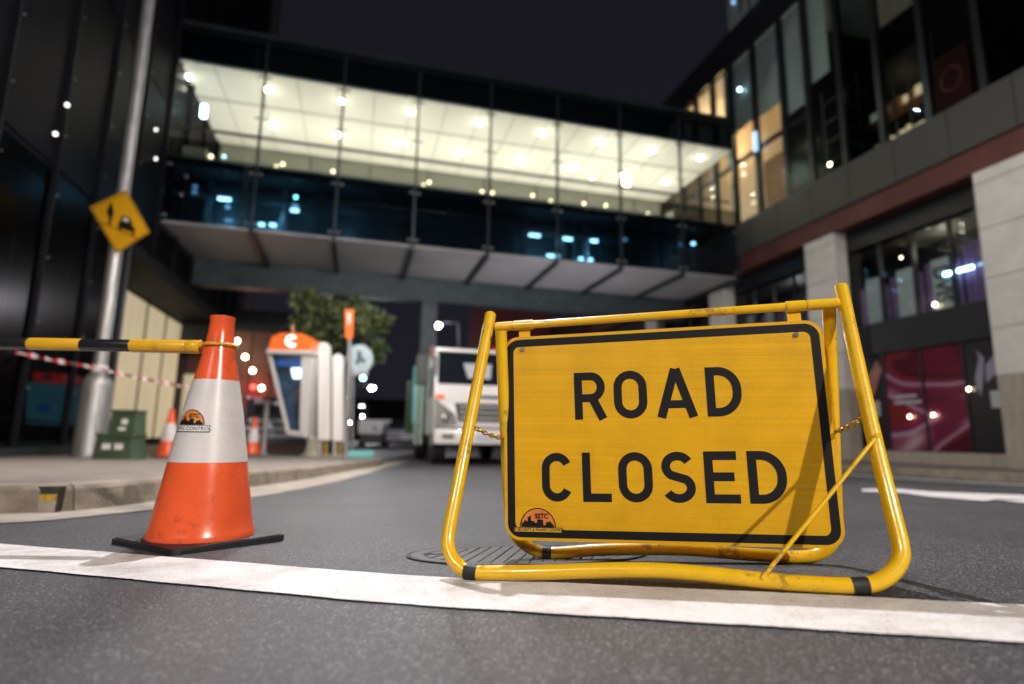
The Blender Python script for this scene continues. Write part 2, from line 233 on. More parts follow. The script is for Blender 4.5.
class MB:
    def __init__(s): s.bm = bmesh.new(); s.smooth = False; s.nofix = False
    def hexa(s, p):                      # 8 corners: bottom 4 ccw then top 4
        v = [s.bm.verts.new(q) for q in p]
        for f in ((3, 2, 1, 0), (4, 5, 6, 7), (0, 1, 5, 4), (1, 2, 6, 5), (2, 3, 7, 6), (3, 0, 4, 7)): s.bm.faces.new([v[i] for i in f])
        return s
    def box(s, x0, x1, y0, y1, z0, z1, bev=0):
        if bev:
            t = bmesh.new(); bmesh.ops.create_cube(t, size=1.0)
            for v in t.verts: v.co = Vector(((x0 + x1) / 2 + v.co.x * (x1 - x0), (y0 + y1) / 2 + v.co.y * (y1 - y0), (z0 + z1) / 2 + v.co.z * (z1 - z0)))
            bmesh.ops.bevel(t, geom=t.edges[:], offset=bev, segments=2, affect='EDGES', profile=0.7)
            me = bpy.data.meshes.new('t'); t.to_mesh(me); t.free(); s.bm.from_mesh(me); bpy.data.meshes.remove(me); return s
        return s.hexa([(x0, y0, z0), (x1, y0, z0), (x1, y1, z0), (x0, y1, z0), (x0, y0, z1), (x1, y0, z1), (x1, y1, z1), (x0, y1, z1)])
    def obox(s, c, ax, ay, az, sx, sy, sz):
        c = Vector(c); P = []
        for k in (-1, 1):
            for i, j in ((-1, -1), (1, -1), (1, 1), (-1, 1)): P.append(c + ax * (i * sx / 2) + ay * (j * sy / 2) + az * (k * sz / 2))
        return s.hexa(P)
    def tube(s, pts, r, seg=16, cap=True, closed=False):
        s.smooth = True; pts = [Vector(p) for p in pts]; n = len(pts); rr = r if isinstance(r, (list, tuple)) else [r] * n
        def tan(i):
            if closed: return (pts[(i + 1) % n] - pts[i - 1]).normalized()
            return ((pts[min(i + 1, n - 1)] - pts[max(i - 1, 0)])).normalized()
        t = tan(0); a = Vector((0, 0, 1)) if abs(t.z) < 0.9 else Vector((1, 0, 0)); nn = t.cross(a).normalized(); rings = []
        for i in range(n):
            t = tan(i); nn = (nn - t * nn.dot(t)).normalized(); b = t.cross(nn)
            rings.append([s.bm.verts.new(pts[i] + (nn * math.cos(2 * math.pi * k / seg) + b * math.sin(2 * math.pi * k / seg)) * rr[i]) for k in range(seg)])
        m = n if closed else n - 1
        for i in range(m):
            A = rings[i]; B = rings[(i + 1) % n]
            for k in range(seg): s.bm.faces.new((A[k], A[(k + 1) % seg], B[(k + 1) % seg], B[k]))
        if cap and not closed:
            s.bm.faces.new(rings[0][::-1]); s.bm.faces.new(rings[-1])
        return s
    def lathe(s, c, prof, seg=48, axis=None):      # prof: (r, z)
        s.smooth = True; c = Vector(c); rings = []
        for r, z in prof: rings.append([s.bm.verts.new(c + Vector((r * math.cos(2 * math.pi * k / seg), r * math.sin(2 * math.pi * k / seg), z))) for k in range(seg)])
        for A, B in zip(rings, rings[1:]):
            for k in range(seg): s.bm.faces.new((A[k], A[(k + 1) % seg], B[(k + 1) % seg], B[k]))
        s.bm.faces.new(rings[0][::-1]); s.bm.faces.new(rings[-1]); return s
    def ball(s, c, r, seg=12):
        s.smooth = True; bmesh.ops.create_uvsphere(s.bm, u_segments=seg, v_segments=max(6, seg // 2), radius=r, matrix=Matrix.Translation(Vector(c))); return s
    def prism(s, pts, th):               # polygon (list of 3D points) extruded by vector th
        th = Vector(th); a = [s.bm.verts.new(Vector(p)) for p in pts]; b = [s.bm.verts.new(Vector(p) + th) for p in pts]; n = len(pts)
        s.bm.faces.new(a[::-1]); s.bm.faces.new(b)
        for i in range(n): s.bm.faces.new((a[i], a[(i + 1) % n], b[(i + 1) % n], b[i]))
        return s
    def sheet(s, poly, dz):              # ground-following sheet
        v = [s.bm.verts.new((p[0], p[1], 0)) for p in poly]; s.bm.faces.new(v)
        ds = [p[0] * FH.x + p[1] * FH.y for p in poly]; d = math.floor(min(ds)) + 0.5; hi = min(max(ds), 14)
        while d < hi:
            bmesh.ops.bisect_plane(s.bm, geom=s.bm.verts[:] + s.bm.edges[:] + s.bm.faces[:], plane_co=FH * d, plane_no=FH); d += 0.3 if 2 < d < 5.2 else 0.5 if 6 < d < 11.5 else 1.0
        ls = [p[0] * RH.x + p[1] * RH.y for p in poly]; l = -0.5
        if min(ds) < 5:
            while l < 3.2:
                if min(ls) < l < max(ls): bmesh.ops.bisect_plane(s.bm, geom=s.bm.verts[:] + s.bm.edges[:] + s.bm.faces[:], plane_co=RH * l, plane_no=RH)
                l += 0.2
        for q in s.bm.verts: q.co.z = g(q.co.x, q.co.y) + dz
        s.nofix = True
        for f in s.bm.faces:
            f.normal_update()
            if f.normal.z < 0: f.normal_flip()
        return s
def cat(pts, n=8):                        # Catmull-Rom through points
    P = [Vector(p) for p in pts]; out = []
    for i in range(len(P) - 1):
        a = P[i - 1] if i else P[0] * 2 - P[1]; b = P[i]; c = P[i + 1]; d = P[i + 2] if i + 2 < len(P) else P[-1] * 2 - P[-2]
        for k in range(n):
            t = k / n; out.append(0.5 * ((2 * b) + (c - a) * t + (2 * a - 5 * b + 4 * c - d) * t * t + (3 * b - a - 3 * c + d) * t ** 3))
    out.append(P[-1]); return out
def fillet(pts, r, n=8):
    P = [Vector(p) for p in pts]; out = [P[0]]
    rr = r if isinstance(r, (list, tuple)) else [r] * len(P)
    for i in range(1, len(P) - 1):
        a = (P[i - 1] - P[i]).normalized(); b = (P[i + 1] - P[i]).normalized(); ang = a.angle(b); L_ = rr[i] / math.tan(ang / 2)
        s0 = P[i] + a * L_; s1 = P[i] + b * L_
        for k in range(n + 1):
            t = k / n; out.append((s0 * (1 - t) ** 2 + P[i] * 2 * t * (1 - t) + s1 * t * t) if ang > 2.6 else None)
            if out[-1] is None:
                c = P[i] + (a + b).normalized() * (rr[i] / math.sin(ang / 2)); u = (s0 - c); w = (s1 - c); th = u.angle(w)
                out[-1] = c + (u * math.sin((1 - t) * th) + w * math.sin(t * th)) / math.sin(th)
    out.append(P[-1]); return out
def text_bm(body, size, off=0.0, align='CENTER', sx=1.0):      # flat 2D lettering in its own plane
    c = bpy.data.curves.new('t', 'FONT'); c.body = body; c.size = size; c.align_x = align; c.align_y = 'CENTER'; c.offset = off; c.resolution_u = 3
    o = bpy.data.objects.new('t', c); COL.objects.link(o); bpy.context.view_layer.update()
    me = bpy.data.meshes.new_from_object(o.evaluated_get(bpy.context.evaluated_depsgraph_get()))
    bm = bmesh.new(); bm.from_mesh(me)
    for v in bm.verts: v.co.x *= sx
    bpy.data.objects.remove(o); bpy.data.curves.remove(c); bpy.data.meshes.remove(me); return bm
def mapped(bm, fn):
    for v in bm.verts: v.co = fn(v.co.x, v.co.y, v.co.z)
    bm.normal_update(); m = MB(); m.bm.free(); m.bm = bm; m.nofix = True; return m
def light(name, loc, power, col=(1, 1, 1), size=0.1, typ='POINT', target=None, spot=None, blend=0.5):
    l = bpy.data.lights.new(name, typ); l.energy = power; l.color = col
    if typ == 'AREA': l.size = size
    else: l.shadow_soft_size = size
    if typ == 'SPOT': l.spot_size = R(spot or 90); l.spot_blend = blend
    o = bpy.data.objects.new(name, l); COL.objects.link(o); o.location = loc
    if target is not None: o.rotation_euler = (Vector(target) - Vector(loc)).to_track_quat('-Z', 'Y').to_euler()
    return o

# ================================================================== GROUND
m = MB(); m.sheet([(-45, -8), (60, -8), (60, 130), (-45, 130)], 0.0); struct('road', m, 'asphalt')
# stop line across the foreground
a0, a1, b0, b1 = G(0, 545), G(1024, 607), G(0, 568.5), G(1024, 645)
da = (a1 - a0); db = (b1 - b0)
rnd = random.Random(3); top = []; bot = []
for i in range(601):
    t = -0.6 + 2.2 * i / 600; top.append(a0 + da * t + FH * (rnd.uniform(-.0012, .0012) + .0015 * math.sin(i * .13))); bot.append(b0 + db * t + FH * (rnd.uniform(-.0014, .0014) + .0015 * math.sin(i * .21 + 1)))
m = MB()
for i in range(600):
    v = [m.bm.verts.new((p.x, p.y, g(p.x, p.y) + 0.004)) for p in (bot[i], bot[i + 1], top[i + 1], top[i])]; m.bm.faces.new(v)
bmesh.ops.remove_doubles(m.bm, verts=m.bm.verts, dist=1e-5); struct('stop_line', m, 'paint')
# right-hand kerb, footpath, edge line, arrow
KX = 8.62
m = MB(); m.sheet([(7.62, -8), (7.92, -8), (7.92, 60), (7.62, 60)], 0.004); struct('edge_line', m, 'paint')
def gs(px, py): p = G(px, py); return (p.x, p.y)
m = MB(); m.sheet([gs(862, 489.5), gs(893, 488.8), gs(935, 492.2), gs(1024, 495.5), gs(1150, 500), gs(1150, 510), gs(1024, 503.5), gs(1000, 500.8), gs(1024, 500.6), gs(1024, 500.0), gs(995, 499.8), gs(985, 501.5), gs(930, 497), gs(905, 493.2), gs(862, 491.6)], 0.004)
struct('lane_arrow', m, 'paint')
m = MB(); m.sheet([(KX + 0.14, -8), (14, -8), (14, 60), (KX + 0.14, 60)], 0.115); struct('footpath', m, 'paving')
def kerb_sweep(m, path, side, prof, ln=1.2, gap=0.008):
    # path: list of (x, y) tops; side: +1 outward is to the right of travel
    P = [Vector((p[0], p[1], 0)) for p in path]; acc = [0]
    for a, b in zip(P, P[1:]): acc.append(acc[-1] + (b - a).length)
    def at(s):
        for i in range(len(P) - 1):
            if s <= acc[i + 1] + 1e-9: 
                t = (s - acc[i]) / max(1e-9, acc[i + 1] - acc[i]); return P[i].lerp(P[i + 1], t)
        return P[-1]
    s0 = 0
    while s0 < acc[-1] - 0.1:
        s1 = min(s0 + ln - gap, acc[-1]); k = 7; rings = []
        for i in range(k):
            s = s0 + (s1 - s0) * i / (k - 1); p = at(s); t = (at(min(s + .05, acc[-1])) - at(max(s - .05, 0))).normalized(); nrm = Vector((t.y, -t.x, 0)) * side
            ring = []
            for o_, h in prof:
                q = p + nrm * o_; ring.append(m.bm.verts.new((q.x, q.y, g(q.x, q.y) + h)))
            rings.append(ring)
        for A, B in zip(rings, rings[1:]):
            for j in range(len(prof) - 1): m.bm.faces.new((A[j], A[j + 1], B[j + 1], B[j]))
        m.bm.faces.new(rings[0]); m.bm.faces.new(rings[-1][::-1]); s0 += ln
PROF = [(-0.15, -0.05), (-0.15, 0.120), (-0.025, 0.122), (-0.006, 0.116), (0.006, 0.098), (0.022, 0.0), (0.022, -0.05)]
m = MB(); kerb_sweep(m, [(KX, y) for y in (-8, 5, 15, 40, 60)], -1, PROF, 2.4); struct('kerb', m, 'kerbstone')
# left-hand corner footpath
KT = cat([(p.x, p.y, 0) for p in (G(-260, 484.5, .12), G(-120, 485, .12), G(0, 485, .12), G(62, 484.5, .12), G(140, 480, .12), G(200, 474.8, .12), G(300, 467.5, .12), G(350, 462, .12), G(376, 459.5, .12))] + [(0.50, 10.7, 0), (0.30, 11.4, 0), (-0.3, 12.3, 0), (-1.6, 13.4, 0), (-3.2, 14.2, 0), (-4.2, 18, 0), (-4.3, 60, 0)], 6)
KT = [(p.x, p.y) for p in KT]
m = MB(); kerb_sweep(m, KT, 1, PROF, 1.15); struct('kerb', m, 'kerbstone')
inner = []
for i, p in enumerate(KT):
    a = Vector(KT[max(0, i - 1)]); b = Vector(KT[min(len(KT) - 1, i + 1)]); t = (b - a).normalized(); inner.append((p[0] - t.y * 0.14, p[1] + t.x * 0.14))
m = MB(); m.sheet(inner + [(-30, 60), (-30, inner[0][1])], 0.117); struct('footpath', m, 'paving')
# concrete gutter strip in front of it
GO = [G(-260, 530), G(0, 524), G(100, 516), G(180, 507), G(260, 497), G(340, 481), G(385, 468), G(412, 461)]
gout = cat([(p.x, p.y, 0) for p in GO], 5); gin = [(p[0] + 0.0, p[1]) for p in KT if p[1] < 11.2]
m = MB(); m.sheet([(p.x, p.y) for p in gout] + [(0.7, 11.5)] + [q for q in gin[::-1]], 0.004); struct('gutter', m, 'concrete')
# pavement seam right
pts = cat([G(640, 508.5), G(844, 506.5), G(930, 513), G(1030, 523), G(1200, 545)], 10)
m = MB(); m.sheet([(p.x, p.y) for p in pts] + [(p.x + .002, p.y - .022) for p in pts[::-1]], 0.0035); struct('pavement_seam', m, 'seam')
# drain inlet in the kerb
dl = Vector(KT[12] + (0,)); pl = G(0, 484.5, .12); pr = G(64, 484.5, .12); t = (pr - pl); t.z = 0; t.normalize(); nn = Vector((t.y, -t.x, 0))
dr = thing('drain_inlet', 'dark kerb drain inlet with worn yellow paint, at the far left kerb', 'drain', (pl.x, pl.y, g(pl.x, pl.y)))
def kbox(s0, s1, h0, h1, o0, o1):
    m = MB(); P = []
    for h in (h0, h1):
        for s_, o_ in ((s0, o0), (s1, o0), (s1, o1), (s0, o1)):
            q = pr + t * (s_ - 0.0) + nn * (o_ + 0.02 * (1 - h / .12)); P.append((q.x, q.y, g(q.x, q.y) + h))
    return m.hexa(P)
obj('lintel', kbox(-0.55, 0.0, 0.080, 0.112, -0.02, 0.014), 'dirt2', dr); obj('frame', kbox(-0.008, 0.004, 0.004, 0.112, -0.02, 0.017), 'iron', dr)
obj('block', kbox(-0.195, -0.008, 0.004, 0.055, -0.02, 0.012), 'kerbstone', dr); obj('painted_strip', kbox(-0.19, -0.012, 0.055, 0.080, -0.02, 0.013), 'yellow_old', dr)
obj('opening_shade', kbox(-0.55, -0.195, 0.006, 0.080, -0.02, 0.009), 'dirt', dr)  # black box on the kerb face painted as the shade inside
# manhole cover
ml, mr_, mt, mbm = G(417, 553), G(642, 556), G(530, 542.5), G(530, 568)
mc = (ml + mr_) / 2; rad = (mr_ - ml).length / 2; rad2 = 0.30
mh = thing('manhole_cover', 'oval ribbed iron manhole cover in the asphalt under the road closed sign', 'manhole cover', (mc.x, mc.y, g(mc.x, mc.y)))
def disc(r0, r1, dz, n=64):
    m = MB(); A = []; B = []
    for k in range(n):
        c, s = math.cos(2 * math.pi * k / n), math.sin(2 * math.pi * k / n)
        for rr, lst in ((r0, A), (r1, B)):
            qq = RH * (c * rr) + FH * (s * rr * .50); x, y = mc.x + qq.x, mc.y + qq.y; lst.append(m.bm.verts.new((x, y, g(x, y) + dz)))
    for k in range(n): m.bm.faces.new((A[k], B[k], B[(k + 1) % n], A[(k + 1) % n]))
    m.nofix = True; return m
rad = min(rad, 0.40)
obj('ring', disc(rad - .030, rad + .006, 0.0045), 'maninfill', mh); obj('outer_rim', disc(rad + .006, rad + .020, 0.0040), 'seam', mh); obj('inner_rim', disc(rad - .042, rad - .030, 0.0042), 'seam', mh); obj('plate', disc(0.001, rad - .042, 0.0035), 'maninfill', mh)
m = MB(); ax = RH; ay = FH
for k in range(-8, 9):
    o_ = k * rad * 0.105; hl = .5 * math.sqrt(max(0, (rad * .84) ** 2 - o_ ** 2))
    c = Vector((mc.x, mc.y, 0)) + ax * o_; a = c - ay * hl; b = c + ay * hl
    P = []
    for h in (0.003, 0.0055):
        for q in (a - ax * (.0015 + .03), a + ax * (.0015 - .03), b + ax * (.0015 + .03), b - ax * (.0015 - .03)): P.append((q.x, q.y, g(q.x, q.y) + h))
    m.hexa(P)
obj('ribs', m, 'iron', mh)

# ================================================================== ROAD CLOSED SIGN
KP = 0.90; PC = CAM + (Vector((0.8289616, 1.4809657, 0.3077832)) - CAM) * KP; EX = Vector((0.8725482, -0.4875594, 0.0307472)).normalized(); EZ = Vector((-0.0206442, 0.0260832, 0.9994466)); EZ = (EZ - EX * EZ.dot(EX)).normalized(); EN = EX.cross(EZ)  # EN faces the camera
def PV(u, v, w=0.0): return PC + (EX * u + EZ * v + EN * w) * KP
sg = thing('road_closed_sign', 'large yellow ROAD CLOSED board on a bent tube stand, on the stop line', 'road sign', (PC.x, PC.y, g(PC.x, PC.y)))
def rrect(hw, hh, r, n=8):
    out = []
    for cx, cy, a0_ in ((hw - r, hh - r, 0), (-hw + r, hh - r, 90), (-hw + r, -hh + r, 180), (hw - r, -hh + r, 270)):
        for k in range(n + 1): a = R(a0_ + 90 * k / n); out.append((cx + r * math.cos(a), cy + r * math.sin(a)))
    return out
m = MB(); m.prism([PV(u, v, -0.012) for u, v in rrect(.45, .30, .045)], EN * 0.012 * KP); panel = obj('sign_board', m, 'panel', sg)
m = MB(); o_ = rrect(.441, .291, .038); i_ = rrect(.4185, .2685, .018)
A = [m.bm.verts.new(PV(u, v, .0008)) for u, v in o_]; B = [m.bm.verts.new(PV(u, v, .0008)) for u, v in i_]; n = len(A)
for k in range(n): m.bm.faces.new((A[k], A[(k + 1) % n], B[(k + 1) % n], B[k]))
m.nofix = True; obj('border', m, 'black', panel)
# --- lettering as thick strokes (road-sign alphabet)
def stroke(m, pts, w, lvl, closed=False, base=0.0009):
    P = [Vector((p[0], p[1])) for p in pts]; n = len(P); Lf = []; Rt = []
    for i in range(n):
        if closed: a = P[i - 1]; b = P[(i + 1) % n]
        else: a = P[max(0, i - 1)]; b = P[min(n - 1, i + 1)]
        d1 = (P[i] - a); d2 = (b - P[i])
        d1 = d1.normalized() if d1.length > 1e-9 else d2.normalized(); d2 = d2.normalized() if d2.length > 1e-9 else d1
        t = (d1 + d2).normalized(); nn = Vector((-t.y, t.x)); k = 1 / max(0.35, nn.dot(Vector((-d1.y, d1.x))))
        Lf.append(m.bm.verts.new(PV(*(P[i] + nn * w / 2 * k), base + lvl * .00006))); Rt.append(m.bm.verts.new(PV(*(P[i] - nn * w / 2 * k), base + lvl * .00006)))
    for i in range(n if closed else n - 1): j = (i + 1) % n; m.bm.faces.new((Lf[i], Rt[i], Rt[j], Lf[j]))
def arc(cx, cy, rx, ry, a0_, a1_, n=14): return [(cx + rx * math.cos(R(a0_ + (a1_ - a0_) * k / n)), cy + ry * math.sin(R(a0_ + (a1_ - a0_) * k / n))) for k in range(n + 1)]
W = 0.0232
def letter(m, ch, x0, x1, y0, y1):
    h = W / 2; l, r, b, t = x0 + h, x1 - h, y0 + h, y1 - h; cx = (x0 + x1) / 2; cy = (y0 + y1) / 2; hw = (r - l) / 2; hh = (t - b) / 2
    if ch == 'O':
        ry = hw * 1.02; pts = arc(cx, t - ry, hw, ry, 180, 0) + arc(cx, b + ry, hw, ry, 0, -180); stroke(m, pts, W, 0, True)
    elif ch == 'C':
        ry = hw * 1.02; pts = arc(cx, t - ry, hw, ry, 22, 180) + arc(cx, b + ry, hw, ry, 180, 338); stroke(m, pts, W, 0)
    elif ch == 'D':
        rx = (r - l) * .72; ry = rx * 1.05; pts = [(l - h, t)] + arc(r - rx, t - ry, rx, ry, 90, 0) + arc(r - rx, b + ry, rx, ry, 0, -90) + [(l - h, b)]
        stroke(m, pts, W, 0); stroke(m, [(l, y0), (l, y1)], W, 1)
    elif ch == 'R':
        my = b + (t - b) * .44; ry = (t - my) / 2; pts = [(l - h, t)] + arc(r - ry, t - ry, ry * .93, ry, 90, -90) + [(l - h, my)]
        stroke(m, pts, W, 0); stroke(m, [(l, y0), (l, y1)], W, 1); stroke(m, [(cx + .006, my), (r + .002, y0)], W * 1.06, 2)
    elif ch == 'A':
        stroke(m, [(x0 + h * 1.05, y0), (cx - .001, y1)], W * 1.04, 0); stroke(m, [(x1 - h * 1.05, y0), (cx + .001, y1)], W * 1.04, 1)
        stroke(m, [(cx - .0125, y1 - .0035), (cx + .0125, y1 - .0035)], .0075, 3); yb = y0 + (y1 - y0) * .27; stroke(m, [(x0 + (x1 - x0) * .2, yb), (x1 - (x1 - x0) * .2, yb)], W * .95, 2)
    elif ch == 'L':
        stroke(m, [(l, y0), (l, y1)], W, 1); stroke(m, [(l, b), (x1, b)], W, 0)
    elif ch == 'E':
        stroke(m, [(l, y0), (l, y1)], W, 1); stroke(m, [(l, b), (x1, b)], W, 0); stroke(m, [(l, t), (x1 - .004, t)], W, 2); stroke(m, [(l, cy + .001), (x1 - .012, cy + .001)], W, 3)
    elif ch == 'S':
        ry = hh / 2; pts = arc(cx, t - ry, hw * .96, ry, 28, 95, 6) + arc(cx, t - ry, hw * .96, ry, 100, 235, 10) + arc(cx, b + ry, hw, ry, 50, -80, 10) + arc(cx, b + ry, hw, ry, -90, -152, 6); stroke(m, pts, W, 0)
m = MB(); m.nofix = True
for ch, x0, x1 in (('R', -.234, -.142), ('O', -.119, -.025), ('A', .000, .112), ('D', .137, .230)): letter(m, ch, x0, x1, .043, .181)
obj('lettering', m, 'black', panel)
m = MB(); m.nofix = True
for ch, x0, x1 in (('C', -.337, -.249), ('L', -.218, -.137), ('O', -.116, -.022), ('S', .002, .092), ('E', .117, .206), ('D', .229, .325)): letter(m, ch, x0, x1, -.190, -.052)
obj('lettering', m, 'black', panel)
# --- emblem: half sun with skyline, lettering and banner
def emblem(parent, fn, s, bg, bh=1.0, words='STS SECURITY & TRAFFIC CONTROL', ts=.185):           # fn(u, v, w) -> world; s = radius of the sun
    def poly(pts, w, name, mat, dens=6):
        m = MB(); m.nofix = True
        # strip-based fill so that it can bend round a cone: columns
        m.bm.faces.new([m.bm.verts.new((p[0], p[1], 0)) for p in pts])
        for k in range(-14, 15):
            bmesh.ops.bisect_plane(m.bm, geom=m.bm.verts[:] + m.bm.edges[:] + m.bm.faces[:], plane_co=Vector((k * s / 7, 0, 0)), plane_no=Vector((1, 0, 0)))
        for v in m.bm.verts: v.co = fn(v.co.x, v.co.y, w)
        obj(name, m, mat, parent)
    half = lambda r_: [(r_ * math.cos(R(a)), r_ * math.sin(R(a))) for a in range(0, 181, 9)]
    poly(half(s), .0007, 'sun_outline', 'black'); poly(half(s * .94), .0010, 'sun', 'orange_emb')
    sky_ = [(-.90, 0), (-.90, .22), (-.78, .22), (-.74, .34), (-.66, .34), (-.66, .30), (-.56, .30), (-.56, .52), (-.48, .52), (-.48, .58), (-.38, .58), (-.38, .34), (-.28, .30), (-.18, .30), (-.18, .22), (-.04, .22), (-.04, .36), (.06, .40), (.22, .40), (.30, .36), (.32, .10), (.42, .10), (.50, .30), (.58, .24), (.68, .34), (.76, .20), (.88, .12), (.90, 0)]
    poly([(a * s, b * s) for a, b in sky_], .0013, 'skyline', 'black')
    poly([(-1.34 * s, (-.02 - .28 * bh) * s), (1.34 * s, (-.02 - .28 * bh) * s), (1.34 * s, -.02 * s), (-1.34 * s, -.02 * s)], .0009, 'banner_edge', 'black')
    poly([(-1.30 * s, (-.02 - .24 * bh) * s), (1.30 * s, (-.02 - .24 * bh) * s), (1.30 * s, -.06 * s), (-1.30 * s, -.06 * s)], .0012, 'banner', bg)
    b = text_bm('SSTC', s * .36, s * .014, sx=.95); obj('lettering', mapped(b, lambda x, y, z: fn(x + .22 * s, y + .56 * s, .0015)), 'black', parent)
    b = text_bm(words, s * ts, s * .004); obj('lettering', mapped(b, lambda x, y, z: fn(x * .98, y - (.02 + .14 * bh) * s, .0015)), 'black', parent)
emb = MB(); emb.prism([PV(-.352 + a * .001, -.262 + b * .001, .0001) for a, b in ((-2, -2), (2, -2), (2, 2), (-2, 2))], EN * .0002); st = obj('sticker', emb, 'black', sg)
emblem(st, lambda u, v, w: PV(-.352 + u, -.2615 + v, w), .053, 'cream_emb')
# --- tube frames
barL = ONP(492.5, 327.5, PC, EN); barR = ONP(838, 303.5, PC, EN)
fL = G(470, 573, .018); fR = G(858, 587, .018); rL = G(547, 553.5, .016); rR = G(799, 557, .016)
barM = (barL + barR) / 2 - EN * 0.010
nf = (fR - fL).cross(barM - fL).normalized(); nr = (rR - rL).cross(barM - rL).normalized()
FP = lambda x, y: ONP(x, y, fL, nf); RP = lambda x, y: ONP(x, y, rL, nr)
ff = [FP(489.8, 316.5)] + [FP(x, y) for x, y in ((478, 377), (456, 497))]
path = cat([FP(490.5, 315), FP(478.6, 377), FP(466, 443), FP(455.8, 496), FP(448.6, 534), FP(449.5, 551.5), FP(457.5, 565), FP(471, 572), FP(510, 572.6), FP(546, 572.1), FP(605, 570.3), FP(649, 570.4), FP(693, 573.0), FP(760, 580.0), FP(800, 583.5), FP(847, 585.9), FP(872, 584.2), FP(890, 574.5), FP(900, 560), FP(900.5, 545), FP(892.5, 512), FP(876, 446), FP(858, 366), FP(841.2, 287.5)], 7)
m = MB(); m.tube(path, 0.0160, 20); front = obj('front_frame', m, 'yellow', sg)
for x, y in ((490.5, 315), (841.2, 287.5)):
    m = MB(); q = FP(x, y); d_ = (FP(x, y) - FP(x + (-12 if x < 600 else 17), y + 62)).normalized(); m.tube([q - d_ * .004, q + d_ * .003, q + d_ * .008], [.0162, .0155, .009], 20); obj('end_cap', m, 'yellow', front)
def wrap(pth, i0, i1, r): m = MB(); m.tube(pth[i0:i1], r, 20); return m
def near(pth, x, y):
    best = min(range(len(pth)), key=lambda i: (Vector(PROJ(pth[i])) - Vector((x, y))).length); return best
def PROJ(p): d = p - CAM; z = d.dot(FWD); return (512 + F * d.dot(CR) / z, 342 - F * d.dot(CU) / z)
for x, y in ((470.5, 572), (858, 586)):
    i = near(path, x, y); t = (path[i + 1] - path[i - 1]).normalized(); m = MB(); m.tube([path[i] - t * .015, path[i], path[i] + t * .015], .0168, 20); obj('tape_wrap', m, 'tape', front)
rpath = cat([RP(501, 331), RP(502.8, 380), RP(505.5, 430), RP(509, 500), RP(514, 530), RP(524, 544), RP(547, 552.6), RP(605, 549.5), RP(680, 549.3), RP(744, 554), RP(799, 557), RP(822, 552.5), RP(833, 540), RP(836, 520), RP(834.5, 470), RP(831.5, 380), RP(828.8, 307)], 7)
m = MB(); m.tube(rpath, 0.0158, 20); rear = obj('rear_frame', m, 'yellow', sg)
for x, y in ((546, 552.5),):
    i = near(rpath, x, y); t = (rpath[i + 1] - rpath[i - 1]).normalized(); m = MB(); m.tube([rpath[i] - t * .012, rpath[i], rpath[i] + t * .012], .0170, 20); obj('tape_wrap', m, 'tape', rear)
off = -EN * 0.010
BL = ONP(495, 327.2, PC + off, EN); BR = ONP(839, 303.2, PC + off, EN); bd = (BR - BL).normalized()
m = MB(); m.tube([BL, BR], 0.0108, 18); tb = obj('top_bar', m, 'yellow', sg)
for x0, x1, rr in ((496, 512.5, .0133), (514, 533, .0140), (786, 805, .0140), (807, 836, .0133)):
    def onb(x):                                       # point of the bar at picture column x
        lo, hi = 0.0, 1.0
        for _ in range(40):
            mid = (lo + hi) / 2
            if PROJ(BL.lerp(BR, mid))[0] < x: lo = mid
            else: hi = mid
        return BL.lerp(BR, lo)
    m = MB(); m.tube([onb(x0), onb(x1)], rr, 18); obj('sleeve', m, 'yellow', tb)
for u in (-.386, .386):
    m = MB(); a = PV(u, .345, -.008); m.obox(PV(u, .322, -.016), EX, EZ, EN, .031, .046, .005); obj('hanger', m, 'yellow', sg)
    m = MB(); m.prism([PV(u - .003 + .0065 * math.cos(R(a)), .261 + .0065 * math.sin(R(a)), .0008) for a in range(0, 360, 60)], EN * .004); bo = obj('bolt', m, 'steel', sg)
# diagonal stay, chains
sA = FP(874, 436); sB = FP(760, 577); m = MB(); m.tube([sA + EN * .018, sA.lerp(sB, .5) + EN * .020, sB + EN * .016], .0044, 12); obj('stay_rod', m, 'yellow', sg)
m = MB(); m.tube([sA + EN * .012, sA + EN * .025], .0055, 10); obj('stay_bolt', m, 'yellow', sg)
def chain(a, b, sag, nl):
    m = MB(); P = []
    for i in range(nl + 1): t = i / nl; q = a.lerp(b, t); q.z -= sag * 4 * t * (1 - t); P.append(q)
    for i in range(nl):
        c = (P[i] + P[i + 1]) / 2; d_ = (P[i + 1] - P[i]); L_ = d_.length * .80; d_.normalize(); s_ = d_.cross(Vector((0, 0, 1))).normalized(); s2 = d_.cross(s_)
        e = s_ if i % 2 else s2; ring = [c + d_ * (L_ * math.cos(R(a_))) + e * (.0052 * math.sin(R(a_))) for a_ in range(0, 360, 30)]
        m.tube(ring, .0019, 6, closed=True)
    return m
obj('chain', chain(FP(476, 428), RP(506, 438), .006, 9), 'chain', sg); obj('chain', chain(FP(868, 414), RP(833, 432), .006, 11), 'chain', sg)

